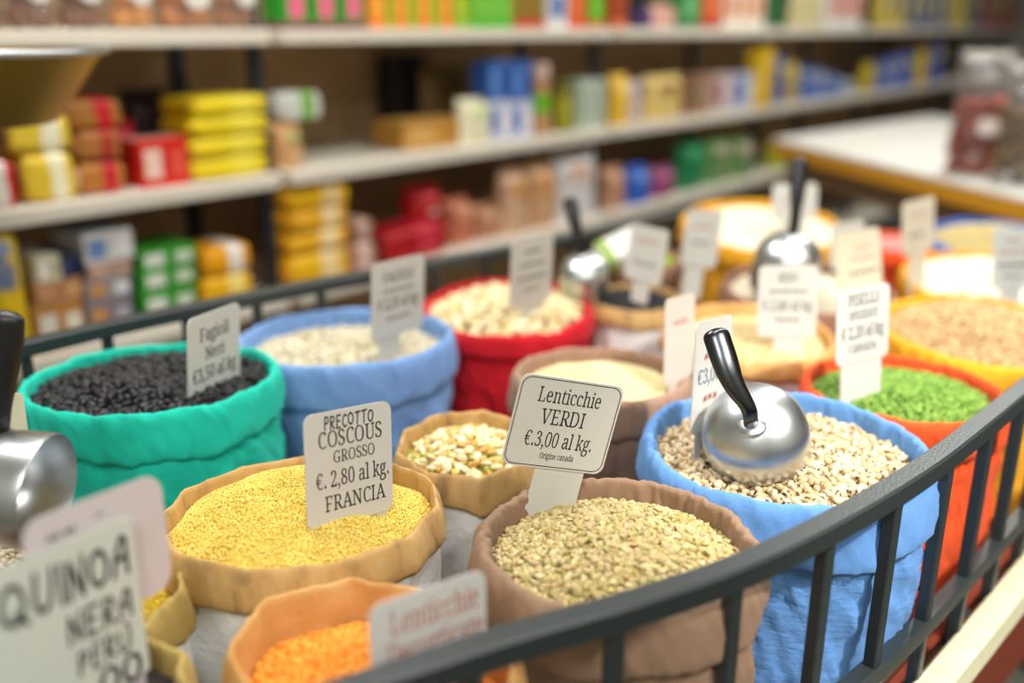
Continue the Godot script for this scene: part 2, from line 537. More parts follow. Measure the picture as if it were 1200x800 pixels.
func counter() -> void:
	# a slab whose near long edge runs past the end of the stand
	var t := thing("shop_counter", "white topped counter with golden wooden edge beyond the sacks", "counter")
	var a := Vector2(1.338, -4.994)
	var e := Vector2(0.198, -0.980).normalized() * -1.0     # along the front edge, away from the corner (towards us)
	e = (Vector2(1.721, -3.201) - a).normalized()
	var g := (Vector2(2.84, -6.452) - a).normalized()
	var q: Array[Vector2] = [a, a + e * 3.6, a + e * 3.6 + g * 1.9, a + g * 1.9]
	var slab := func(y0: float, y1: float, inset: float) -> ArrayMesh:
		var b := MB.new()
		var c: Vector2 = (q[0] + q[2]) / 2.0
		var lo := []
		var hi := []
		for p: Vector2 in q:
			var pp: Vector2 = p + (c - p).normalized() * inset
			lo.append(Vector3(pp.x, y0, pp.y))
			hi.append(Vector3(pp.x, y1, pp.y))
		var m := Vector3(c.x, (y0 + y1) / 2.0, c.y)
		b.face(lo, m)
		b.face(hi, m)
		for k in 4: b.face([lo[k], lo[(k + 1) % 4], hi[(k + 1) % 4], hi[k]], m)
		return b.mesh()
	part("worktop", slab.call(0.935, 0.95, 0.004), M.counter_top, t, Vector3.ZERO, "white laminate worktop")
	part("edge_band", slab.call(0.868, 0.936, 0.0), M.counter_edge, t, Vector3.ZERO, "golden wooden edge")
	part("apron", slab.call(0.76, 0.87, 0.10), M.counter_side, t)
	for k in 4:
		var c: Vector2 = q[k].lerp((q[0] + q[2]) / 2.0, 0.09)
		part("leg", box(Vector3(0.08, 0.77, 0.08), 0.005), M.counter_side, t, Vector3(c.x, 0, c.y))
	var bags := [["dried_tomato_bag", "clear bag of dried red tomatoes standing on the counter", Vector3(1.79, 0.95, -3.74), 0.20, 0.47, ["a02818", "7a1810", "c04828", "b85030"]], ["dried_mushroom_bag", "clear bag of dried brown mushrooms standing on the counter", Vector3(1.88, 0.95, -3.53), 0.22, 0.44, ["6a4c26", "8a6a3c", "a88850", "55401e"]]]
	for bg: Array in bags:
		var o := thing(bg[0], bg[1], "bag", bg[2])
		o.rotation.y = deg_to_rad(-22.0)
		var w: float = bg[3]
		var h: float = bg[4]
		part("bag", pouch(Vector3(w, h, 0.17), bg[0].length()), M.film, o, Vector3.ZERO, "clear crinkled film")
		var b := MB.new()
		var chip := MB.new()
		for k in 420:
			var y := rng.randf_range(0.015, h * 0.60)
			var x := rng.randf_range(-0.43, 0.43) * w
			var z := rng.randf_range(-0.068, 0.068) * (1.0 - pow(absf(x) / w * 2.0, 3.0))
			var rr := rng.randf_range(0.014, 0.028)
			var ring := PackedVector3Array()
			var rb := Basis.from_euler(Vector3(rng.randf() * TAU, rng.randf() * TAU, 0))
			var s := b.v.size()
			var cc := hexlin(bg[5][rng.randi() % 4])
			b.add(Vector3(x, y, z) + rb * Vector3(0, 0.006, 0))
			b.col.append(cc)
			for i in 7:
				var th := TAU * i / 7
				b.add(Vector3(x, y, z) + rb * Vector3(rr * cos(th), 0.004 * sin(th * 2.0), rr * sin(th) * 0.8))
				b.col.append(cc)
			b.add(Vector3(x, y, z) - rb * Vector3(0, 0.006, 0))
			b.col.append(cc)
			for i in 7:
				b.tri(s, s + 1 + i, s + 1 + (i + 1) % 7)
				b.tri(s + 8, s + 1 + (i + 1) % 7, s + 1 + i)
		var f := part("dried_pieces", b.mesh(), M.grain, o)
		f.set_meta("kind", "stuff")
		part("clip", box(Vector3(w * 0.8, 0.02, 0.012), 0.002), plain("cfc9bc"), o, Vector3(0, h - 0.035, 0))
		if bg[0] == "dried_tomato_bag":
			part("label", box(Vector3(0.07, 0.06, 0.002), 0.0005), plain("e8dcd4"), o, Vector3(0.03, 0.16, 0.089))

# ------------------------------------------------------------------ sacks and what is in them
# one dictionary for each sack: c centre, h rim height, r radius, tilt (degrees towards the shopper), fill depth and mound height
func ell(d: Dictionary, th: float) -> float:
	var q: float = d.get("squash", 1.0)
	var a: float = th - deg_to_rad(d.get("turn", 0.0))
	var r: float = d.r / sqrt(pow(cos(a), 2.0) + pow(sin(a) / q, 2.0))
	if d.has("facets"):
		var n: int = d.facets
		var x := th / TAU * n
		var k := floori(x)
		var f := x - k
		var corner := func(j: int) -> Vector2:
			j = posmod(j, n)
			var t := TAU * (j + 0.28 * sin(j * 12.9 + d.seed)) / n
			return Vector2(cos(t), sin(t)) * r * (1.0 + 0.02 * sin(j * 7.3 + d.seed))
		# chord between corners, softened
		var p: Vector2 = corner.call(k).lerp(corner.call(k + 1), f)
		return p.length()
	return r * (1.0 + 0.025 * nz.get_noise_3d(cos(th) * 1.1, sin(th) * 1.1, d.seed * 5.0))

func lean(d: Dictionary, x: float, z: float, y: float) -> float:
	var s := tan(deg_to_rad(d.get("tilt", 0.0)))
	return -s * (x * sin(deg_to_rad(d.get("tdir", 0.0))) + z * cos(deg_to_rad(d.get("tdir", 0.0)))) * clampf((y - FLOOR_STAND) / (d.h - FLOOR_STAND), 0.0, 1.0)

# a crease: a thin ridge along the zero line of the noise
func fold(x: float, y: float, z: float) -> float:
	return pow(1.0 - minf(1.0, absf(nz.get_noise_3d(x, y, z)) * 2.6), 2.5)

func sack(d: Dictionary) -> Node3D:
	var paper: bool = d.has("facets")
	var t := thing(d.name, d.label, "sack", Vector3(d.c.x, FLOOR_STAND, d.c.y), d.get("group", ""))
	var H: float = d.h - FLOOR_STAND
	var sd: float = d.seed
	var N := 180
	var ch: float = d.get("cuff", 0.055)
	var tk: float = d.get("thick", 1.0)
	var base: float = d.get("base", 0.86)
	var bulge: float = d.get("bulge", 0.06)
	var crest := func(th: float) -> float:
		var w := 0.006 * nz.get_noise_3d(cos(th) * 1.6, sin(th) * 1.6, sd * 3.0) + 0.002 * nz.get_noise_3d(cos(th) * 6.0, sin(th) * 6.0, sd)
		if paper: w = 0.004 * nz.get_noise_3d(cos(th) * 2.6, sin(th) * 2.6, sd * 3.0)
		return H + w
	# body
	var rows := []
	var nb := 26
	for j in nb + 1:
		var row := PackedVector3Array()
		var q := float(j) / nb
		for i in N:
			var th := TAU * i / N
			var top: float = crest.call(th) - (0.034 if paper else 0.022)
			var y := q * top
			var R: float = ell(d, th) - (0.0045 if paper else 0.010)
			var k := lerpf(base, 1.0, smoothstep(0.0, 0.8, q)) + bulge * sin(PI * pow(q, 1.3)) * (1.0 - 0.5 * q)
			if paper: k = lerpf(base, 1.0, smoothstep(0.0, 0.6, q))
			var wr := 0.010 * nz.get_noise_3d(cos(th) * 2.2, y * 7.0, sin(th) * 2.2 + sd * 4.0) + 0.004 * nz.get_noise_3d(cos(th) * 3.5, y * 34.0, sin(th) * 3.5 + sd) + 0.0025 * nz.get_noise_3d(cos(th) * 9.0, y * 60.0, sin(th) * 9.0 + sd)
			if paper: wr *= 0.4
			else: wr += 0.005 * fold(cos(th) * 2.6 + y * 3.0, sin(th) * 2.6 - y * 11.0, sd * 2.0)
			wr *= smoothstep(0.0, 0.1, q) * (1.0 - 0.5 * smoothstep(0.85, 1.0, q))
			var rr := R * k + wr
			if j == 0: rr *= 0.93
			var x := rr * cos(th)
			var z := rr * sin(th)
			row.append(Vector3(x, y + lean(d, x, z, y + FLOOR_STAND), z))
		rows.append(row)
	var b := MB.new()
	b.grid(rows)
	b.cap(rows[0], Vector3.DOWN)
	part("body", b.mesh(), M[d.cloth + "_body"] if not paper else M.woven_plastic, t, Vector3.ZERO, "white woven plastic sack" if paper else "")
	# turned-down cuff: from its lower hem outside, up over the rim and down inside
	var prof: Array
	if paper:
		prof = [[-0.002, -1.0, -0.002], [0.008, -1.0, -0.004], [0.011, -1.0, 0.002], [0.010, -0.75, 0.0], [0.008, -0.5, 0.0], [0.005, -0.22, 0.0], [0.002, 0.0, -0.005], [0.0, 0.0, 0.0], [-0.003, 0.0, -0.001], [-0.005, 0.0, -0.008], [-0.007, 0.0, -0.03], [-0.010, 0.0, -0.07], [-0.014, 0.0, -0.13]]
	else:
		prof = [[-0.002, -1.0, 0.012], [0.002, -1.0, 0.001], [0.006, -1.0, -0.003], [0.010, -1.0, -0.002], [0.0125, -1.0, 0.003], [0.0128, -0.85, 0.0], [0.0125, -0.7, 0.0], [0.0115, -0.55, 0.0], [0.0105, -0.4, 0.0], [0.009, -0.25, 0.0], [0.007, -0.1, -0.002], [0.0045, 0.0, -0.002], [0.001, 0.0, 0.0], [-0.0025, 0.0, -0.001], [-0.005, 0.0, -0.005], [-0.006, 0.0, -0.014], [-0.007, 0.0, -0.03], [-0.010, 0.0, -0.06], [-0.014, 0.0, -0.12]]
	rows = []
	for p: Array in prof:
		var row := PackedVector3Array()
		for i in N:
			var th := TAU * i / N
			var cw: float = ch * (1.0 + 0.28 * nz.get_noise_3d(cos(th) * 1.3 + sd, sin(th) * 1.3, sd * 2.0) + d.get("droop", 0.0) * cos(th - deg_to_rad(d.get("droop_at", 90.0))))
			var y: float = crest.call(th) + p[1] * cw + p[2]
			var g := nz.get_noise_3d(cos(th) * 2.2, sin(th) * 2.2, y * 8.0 + sd * 6.0) * 0.004 * tk
			# sharp little folds: thin ridges slanting over the cuff
			g += 0.0035 * tk * fold(cos(th) * 5.0, sin(th) * 5.0 + y * 14.0, sd)
			if paper: g = nz.get_noise_3d(cos(th) * 2.5, sin(th) * 2.5, y * 9.0 + sd) * 0.003 + 0.0015 * fold(cos(th) * 4.0, sin(th) * 4.0 + y * 6.0, sd)
			else:
				# gathers on the inner face
				if p[1] > -0.1: g -= 0.0042 * tk * fold(cos(th) * 9.0, sin(th) * 9.0, sd * 3.0 + y * 3.0)
			var rr: float = ell(d, th) + (p[0] - 0.006) * tk + g
			var x := rr * cos(th)
			var z := rr * sin(th)
			row.append(Vector3(x, y + lean(d, x, z, y + FLOOR_STAND), z))
		rows.append(row)
	b = MB.new()
	b.grid(rows)
	part("cuff", b.mesh(), M[d.cloth], t, Vector3.ZERO, "folded brown paper collar" if paper else "")
	return t

func fill_y(d: Dictionary, x: float, z: float) -> float:
	var th := atan2(z, x)
	var R := ell(d, th) - 0.012
	var ox: float = d.get("apex", Vector2.ZERO).x
	var oz: float = d.get("apex", Vector2.ZERO).y
	var rho := clampf(Vector2(x, z).length() / R, 0.0, 1.2)
	var off := clampf(1.0 - (x * ox + z * oz) / (R * R) * -1.0 * 0.0, 0.0, 2.0)
	var m: float = d.mound * (1.0 - pow(rho, 1.8)) * off * (1.0 + (x * ox + z * oz) / R)
	return d.h - d.fill + m + 0.006 * nz.get_noise_3d(x * 9.0, z * 9.0, d.seed * 2.0) + lean(d, x, z, d.h) * 0.9

func heap_mesh(d: Dictionary, drop := 0.0, rough := 0.0) -> ArrayMesh:
	var b := MB.new()
	var rows := []
	var n := 64
	for j in 26:
		var row := PackedVector3Array()
		for i in n:
			var th := TAU * i / n
			var R := (ell(d, th) - 0.012) * (1.0 - j / 25.0 * 0.999)
			var x := R * cos(th)
			var z := R * sin(th)
			row.append(Vector3(x, fill_y(d, x, z) - drop + rough * nz.get_noise_3d(x * 60.0, z * 60.0, d.seed) - FLOOR_STAND, z))
		rows.append(row)
	b.grid(rows)
	return b.mesh()

func ellipsoid(a: float, h: float, c: float, segs := 8, rings := 5, bend := 0.0, eye := false) -> ArrayMesh:
	var b := MB.new()
	var rows := []
	for j in rings + 1:
		var row := PackedVector3Array()
		var ph := PI * j / rings - PI / 2.0
		for i in segs:
			var th := TAU * i / segs
			var p := Vector3(cos(ph) * cos(th) * a, sin(ph) * h, cos(ph) * sin(th) * c)
			p.z += bend * p.x * p.x / maxf(a, 1e-6)
			row.append(p)
			b.col.append(Color.WHITE)
		rows.append(row)
	b.grid(rows)
	if eye:
		for k in b.v.size():
			if Vector3(b.v[k].x, b.v[k].y, b.v[k].z + c).length() < c * 0.62: b.col[k] = Color(0.03, 0.025, 0.02)
	return b.mesh()

# the uncountable rest: one mass of grain over its own heap
func grains(d: Dictionary, called: String, label: String, cat: String, mesh: Mesh, n: int, size: float, cols: Array, flat := 0.5, m: Material = null, called_grain := "grain") -> void:
	var t := thing(called, label, cat, Vector3(d.c.x, FLOOR_STAND, d.c.y), "", "stuff")
	var mean := Color.BLACK
	for c in cols: mean += hexlin(c) / cols.size()
	var hm := mat("ffffff", 0.8)
	hm.albedo_color = Color(mean.r, mean.g, mean.b).linear_to_srgb()
	part("heap", heap_mesh(d, size * 1.2), hm, t)
	var mm := MultiMesh.new()
	mm.transform_format = MultiMesh.TRANSFORM_3D
	mm.use_colors = true
	mm.mesh = mesh
	mm.instance_count = n
	var lin := []
	for c in cols: lin.append(hexlin(c))
	for k in n:
		var rho := sqrt((k + 0.5) / n)
		var th := k * 2.399963 + rng.randf() * 0.5
		var R := (ell(d, th) - 0.014) * minf(1.0, rho + rng.randf_range(-0.02, 0.02))
		var x := R * cos(th)
		var z := R * sin(th)
		var e := 0.01
		var nx := fill_y(d, x + e, z) - fill_y(d, x - e, z)
		var nn := fill_y(d, x, z + e) - fill_y(d, x, z - e)
		var up := Vector3(-nx, 2.0 * e, -nn).normalized()
		var q := Basis(Quaternion(Vector3.UP, up)) * Basis(Vector3.UP, rng.randf() * TAU) * Basis(Vector3.RIGHT, rng.randfn() * flat) * Basis(Vector3.BACK, rng.randfn() * flat)
		var s := rng.randf_range(0.86, 1.14)
		mm.set_instance_transform(k, Transform3D(q.scaled(Vector3.ONE * s), Vector3(x, fill_y(d, x, z) - FLOOR_STAND + rng.randf_range(-1.3, 0.3) * size, z)))
		var c: Color = lin[rng.randi() % lin.size()]
		mm.set_instance_color(k, c * rng.randf_range(0.88, 1.12))
	var o := MultiMeshInstance3D.new()
	o.name = called_grain
	o.multimesh = mm
	o.material_override = m if m else M.grain
	t.add_child(o)

# beans large enough to count: each one its own
func loose_beans(d: Dictionary, called: String, label: String, group: String, meshes: Array, n: int, size: float, mats: Array) -> void:
	for k in n:
		var rho := sqrt((k + 0.5) / n) * 0.985
		var th := k * 2.399963 + rng.randf() * 0.3
		var R := (ell(d, th) - 0.026) * rho
		var x := R * cos(th)
		var z := R * sin(th)
		var o := MeshInstance3D.new()
		o.name = numbered(called)
		o.mesh = meshes[rng.randi() % meshes.size()]
		o.material_override = mats[rng.randi() % mats.size()]
		add_child(o)
		o.transform = Transform3D(Basis(Vector3.UP, rng.randf() * TAU) * Basis(Vector3.RIGHT, rng.randfn() * 0.5) * Basis(Vector3.BACK, rng.randfn() * 0.4), Vector3(d.c.x + x, fill_y(d, x, z) + rng.randf_range(0.0, 0.35) * size, d.c.y + z))
		tag(o, label, "bean", group)

func sacks() -> void:
	var S := {
		"teal": {"name": "cloth_sack", "label": "teal cloth sack filled with black beans", "cloth": "teal", "c": Vector2(-0.581, -1.450), "h": 0.965, "r": 0.197, "tilt": -3.0, "fill": 0.020, "mound": 0.022, "seed": 1.0, "cuff": 0.058, "droop": 0.25, "droop_at": 70.0, "bulge": 0.08},
		"sky": {"name": "cloth_sack", "label": "sky blue cloth sack filled with white beans", "cloth": "sky", "c": Vector2(-0.323, -1.775), "h": 0.930, "r": 0.205, "tilt": -1.5, "fill": 0.040, "mound": 0.012, "seed": 2.0, "cuff": 0.066, "droop": 0.3, "droop_at": 60.0},
		"red": {"name": "cloth_sack", "label": "bright red cloth sack filled with butter beans", "cloth": "red", "c": Vector2(-0.010, -2.040), "h": 0.910, "r": 0.186, "tilt": 4.0, "fill": 0.022, "mound": 0.045, "seed": 3.0, "cuff": 0.05},
		"cous": {"name": "paper_sack", "label": "brown paper collared sack filled with yellow couscous", "cloth": "kraft", "c": Vector2(-0.259, -1.056), "h": 0.940, "r": 0.175, "tilt": -4.0, "fill": 0.027, "mound": 0.058, "seed": 4.0, "cuff": 0.044, "facets": 11, "apex": Vector2(-0.3, -0.2), "base": 0.92},
		"mixed": {"name": "paper_sack", "label": "small brown paper collared sack filled with mixed soup beans", "cloth": "kraft", "c": Vector2(-0.066, -1.300), "h": 0.915, "r": 0.112, "tilt": 4.0, "fill": 0.028, "mound": 0.03, "seed": 5.0, "cuff": 0.05, "facets": 9, "base": 0.95},
		"lentil": {"name": "cloth_sack", "label": "dusty brown cloth sack filled with green lentils", "cloth": "brown", "c": Vector2(0.122, -0.974), "h": 0.940, "r": 0.162, "tilt": 0.0, "fill": 0.032, "mound": 0.046, "seed": 6.0, "cuff": 0.06, "thick": 1.15, "base": 0.88, "droop": 0.2, "droop_at": 120.0},
		"redlent": {"name": "paper_sack", "label": "orange brown paper sack filled with split red lentils", "cloth": "kraft_orange", "c": Vector2(-0.134, -0.768), "h": 0.938, "r": 0.152, "squash": 0.78, "turn": 28.0, "fill": 0.050, "mound": 0.035, "seed": 7.0, "cuff": 0.05, "facets": 10, "base": 0.92},
		"blue": {"name": "cloth_sack", "label": "cornflower blue cloth sack filled with black-eyed beans and a scoop", "cloth": "blue", "c": Vector2(0.380, -1.220), "h": 0.950, "r": 0.195, "tilt": 1.0, "fill": 0.032, "mound": 0.022, "seed": 8.0, "cuff": 0.06, "thick": 1.1, "base": 0.86, "droop": 0.3, "droop_at": 80.0},
		"orange": {"name": "cloth_sack", "label": "orange cloth sack filled with green split peas", "cloth": "orange", "c": Vector2(0.659, -1.503), "h": 0.925, "r": 0.161, "tilt": 0.5, "fill": 0.024, "mound": 0.018, "seed": 9.0, "cuff": 0.055, "base": 0.94},
		"yellow": {"name": "cloth_sack", "label": "golden yellow cloth sack heaped with tan wheat grain", "cloth": "yellow", "c": Vector2(0.962, -1.860), "h": 0.915, "r": 0.200, "tilt": 5.0, "fill": 0.022, "mound": 0.060, "seed": 10.0, "cuff": 0.055, "base": 0.95},
		"semolina": {"name": "cloth_sack", "label": "mauve brown cloth sack filled with pale yellow semolina", "cloth": "mauve", "c": Vector2(0.153, -1.555), "h": 0.930, "r": 0.150, "tilt": -1.0, "fill": 0.030, "mound": 0.035, "seed": 11.0, "cuff": 0.06, "base": 0.9},
		"tan": {"name": "paper_sack", "label": "tan paper collared sack filled with pale rice", "cloth": "kraft_orange", "c": Vector2(0.470, -1.808), "h": 0.925, "r": 0.168, "tilt": 4.0, "fill": 0.026, "mound": 0.02, "seed": 12.0, "cuff": 0.035, "facets": 16, "base": 0.95},
		"dark": {"name": "paper_sack", "label": "tan paper collared sack filled with black seeds", "cloth": "kraft", "c": Vector2(0.285, -2.130), "h": 0.905, "r": 0.108, "tilt": 3.0, "fill": 0.018, "mound": 0.03, "seed": 13.0, "cuff": 0.04, "facets": 14, "base": 0.95},
		"umber": {"name": "cloth_sack", "label": "umber cloth sack of white flour with a scoop standing in it", "cloth": "umber", "c": Vector2(0.696, -2.175), "h": 0.920, "r": 0.195, "tilt": 4.0, "fill": 0.024, "mound": 0.02, "seed": 14.0, "cuff": 0.05},
		"gold": {"name": "cloth_sack", "label": "wide golden sack of white flour beside the back rail", "cloth": "yellow", "c": Vector2(0.700, -2.640), "h": 0.975, "r": 0.222, "tilt": 8.0, "fill": 0.018, "mound": 0.035, "seed": 15.0, "cuff": 0.05},
		"scarlet": {"name": "cloth_sack", "label": "small orange red sack between the two golden flour sacks", "cloth": "orange", "c": Vector2(1.070, -2.640), "h": 0.925, "r": 0.100, "tilt": 6.0, "fill": 0.02, "mound": 0.02, "seed": 16.0, "cuff": 0.045},
		"flour": {"name": "cloth_sack", "label": "golden sack heaped with white flour before the blue rimmed sack", "cloth": "yellow", "c": Vector2(1.205, -2.330), "h": 0.895, "r": 0.212, "tilt": 7.0, "fill": 0.016, "mound": 0.05, "seed": 17.0, "cuff": 0.05},
		"royal": {"name": "cloth_sack", "label": "royal blue cloth sack heaped with beige grain beside the counter", "cloth": "royal", "c": Vector2(1.430, -2.760), "h": 0.905, "r": 0.196, "tilt": 7.0, "fill": 0.02, "mound": 0.05, "seed": 18.0, "cuff": 0.05},
		"olive": {"name": "paper_sack", "label": "olive paper sack of yellow polenta beside the couscous sack", "cloth": "kraft_olive", "c": Vector2(-0.437, -0.885), "h": 0.930, "r": 0.090, "tilt": 6.0, "fill": 0.035, "mound": 0.02, "seed": 19.0, "cuff": 0.05, "facets": 9, "base": 0.95},
		"quinoa": {"name": "paper_sack", "label": "olive paper sack of black quinoa behind the handwritten sign", "cloth": "kraft_olive", "c": Vector2(-0.362, -0.722), "h": 0.930, "r": 0.074, "tilt": 6.0, "fill": 0.03, "mound": 0.02, "seed": 20.0, "cuff": 0.05, "facets": 8, "base": 0.95},
		"spare": {"name": "cloth_sack", "label": "mauve sack of pearl barley with the black handled scoop", "cloth": "mauve", "c": Vector2(-0.680, -1.000), "h": 0.915, "r": 0.135, "fill": 0.02, "mound": 0.03, "seed": 21.0, "cuff": 0.05},
		"rust": {"name": "cloth_sack", "label": "small rust coloured sack of lime green peas at the back rail", "cloth": "umber", "c": Vector2(0.335, -2.400), "h": 0.940, "r": 0.100, "tilt": 8.0, "fill": 0.018, "mound": 0.03, "seed": 22.0, "cuff": 0.04},
	}
	for k in S: sack(S[k])
	var lens := ellipsoid(0.0046, 0.0021, 0.0046, 9, 5)
	grains(S.lentil, "green_lentils", "green and tan lentils heaped in the dusty brown sack", "lentils", lens, 5600, 0.006, ["c8b482", "d2c08e", "b8a870", "b0a468", "d8c698", "bfab78", "b4a45e", "ccae80"], 0.7, null, "lentil")
	grains(S.redlent, "red_lentils", "bright orange split lentils in the orange brown paper sack", "lentils", ellipsoid(0.0030, 0.0017, 0.0030, 7, 4), 7000, 0.004, ["f39a26", "f6a638", "ee8a1c", "f8b04a"], 0.6, null, "lentil")
	grains(S.cous, "couscous", "yellow couscous heaped in the brown paper sack", "couscous", ellipsoid(0.0015, 0.0012, 0.0013, 6, 4), 34000, 0.0024, ["ecd060", "f1d86e", "e6c452", "f4e080"], 0.8)
	grains(S.teal, "black_beans", "glossy black beans in the teal sack", "beans", ellipsoid(0.0074, 0.0044, 0.0048, 9, 6, 0.12), 2600, 0.008, ["1d1c20", "242327", "18171a", "2b292e"], 0.5, M.grain_gloss, "bean")
	grains(S.sky, "white_beans", "small white beans in the sky blue sack", "beans", ellipsoid(0.0064, 0.0044, 0.0046, 8, 5, 0.1), 3000, 0.008, ["d6ccae", "e0d8be", "c8bb98", "e6dfca"], 0.5, M.grain_gloss, "bean")
	grains(S.blue, "black_eyed_beans", "cream black-eyed beans in the cornflower blue sack", "beans", ellipsoid(0.0068, 0.0048, 0.0050, 10, 7, 0.12, true), 3000, 0.009, ["cdb58c", "d6c09a", "c4a97c", "ddc9a6"], 0.9, M.grain_gloss, "bean")
	grains(S.orange, "split_peas", "bright green split peas in the orange sack", "peas", ellipsoid(0.0042, 0.0030, 0.0042, 7, 5), 3600, 0.006, ["6a9430", "7aa43e", "5c8428", "8cac48"], 0.8, null, "pea")
	grains(S.yellow, "wheat_grain", "tan wheat grain heaped in the golden yellow sack", "grain", ellipsoid(0.0052, 0.0028, 0.0030, 7, 5), 5200, 0.006, ["b89868", "c4a676", "a5875a", "ccb084"], 0.8)
	grains(S.tan, "pale_rice", "pale rice in the tan paper sack", "rice", ellipsoid(0.0052, 0.0018, 0.0019, 6, 4), 6000, 0.004, ["e0cc98", "e8d8ac", "d8c088"], 0.7)
	grains(S.dark, "black_seeds", "black seeds in the tan paper sack by the red sack", "seeds", ellipsoid(0.004, 0.0028, 0.003, 6, 4), 2600, 0.005, ["26232a", "2e2a32", "1e1c22"], 0.7)
	grains(S.semolina, "semolina", "pale yellow semolina in the mauve brown sack", "semolina", ellipsoid(0.0012, 0.0011, 0.0012, 5, 4), 14000, 0.002, ["f0e4b8", "f4eac4", "eadca8"], 0.8)
	grains(S.umber, "white_flour", "white flour in the umber sack around the scoop", "flour", ellipsoid(0.002, 0.0016, 0.002, 5, 4), 5000, 0.002, ["ebe2cc", "f0e9d6"], 0.8)
	grains(S.gold, "white_flour", "white flour in the wide golden sack by the rail", "flour", ellipsoid(0.002, 0.0016, 0.002, 5, 4), 5000, 0.002, ["f2e8cf", "f5eedb"], 0.8)
	grains(S.flour, "white_flour", "white flour heaped in the golden sack near the blue rim", "flour", ellipsoid(0.002, 0.0016, 0.002, 5, 4), 5000, 0.002, ["f4efe0", "f7f3e6"], 0.8)
	grains(S.royal, "beige_grain", "beige grain heaped in the royal blue sack", "grain", ellipsoid(0.004, 0.0025, 0.0028, 6, 4), 4000, 0.005, ["d8c890", "e0d29e", "ccba80"], 0.7)
	grains(S.scarlet, "pink_salt", "pale pink salt in the small orange red sack", "salt", ellipsoid(0.003, 0.0025, 0.003, 5, 4), 1600, 0.004, ["d8a4a4", "e0b4b0", "c88e90"], 0.8)
	grains(S.olive, "polenta", "yellow polenta in the olive paper sack", "polenta", ellipsoid(0.0016, 0.0014, 0.0016, 5, 4), 5000, 0.002, ["d6b61e", "dcc030", "ccaa14"], 0.8)
	grains(S.quinoa, "black_quinoa", "black quinoa in the paper sack under the handwritten sign", "quinoa", ellipsoid(0.0016, 0.0012, 0.0016, 5, 4), 4000, 0.002, ["2a2624", "3a3430", "1e1b1a"], 0.8)
	grains(S.spare, "pearl_barley", "pearl barley in the mauve sack under the black handled scoop", "barley", ellipsoid(0.004, 0.003, 0.003, 6, 4), 2400, 0.005, ["d8cdb0", "e0d8c0"], 0.7)
	grains(S.rust, "lime_peas", "lime green peas in the small rust coloured sack", "peas", ellipsoid(0.004, 0.004, 0.004, 6, 5), 1200, 0.006, ["a4b43a", "b4c24c", "96a630"], 0.7)
	# beans big enough to pick out
	var cream := [mat("e9d6a2", 0.4), mat("f0e2b8", 0.4), mat("e2ca90", 0.4), mat("f3e8c6", 0.4)]
	var big := [ellipsoid(0.0155, 0.0068, 0.0105, 12, 7, 0.12), ellipsoid(0.0135, 0.0062, 0.0100, 12, 7, 0.18)]
	grains(S.red, "butter_bean_bed", "deeper layer of butter beans filling the red sack", "beans", big[0], 260, 0.014, ["e2d09c", "ead9ac", "d8c288"], 0.5, M.grain_gloss, "bean")
	loose_beans(S.red, "butter_bean", "cream butter bean on top of the heap in the red sack", "butter beans in the red sack", big, 200, 0.014, cream)
	grains(S.mixed, "soup_bean_bed", "deeper layer of mixed soup beans and split peas", "beans", ellipsoid(0.0050, 0.0030, 0.0042, 8, 5), 1100, 0.007, ["e2cc80", "9ab044", "d49a48", "eee0ae", "a6ba54", "d4ae58"], 0.7, null, "bean")
	var fava := [ellipsoid(0.0105, 0.0042, 0.0078, 11, 6, 0.12), ellipsoid(0.0088, 0.0042, 0.0068, 11, 6, 0.1)]
	loose_beans(S.mixed, "broad_bean", "cream split broad bean among the mixed soup beans", "broad beans in the mixed soup sack", fava, 95, 0.009, [cream[0], cream[1], mat("e6c878", 0.4), mat("d8a858", 0.4), cream[3], mat("e9dcae", 0.4)])

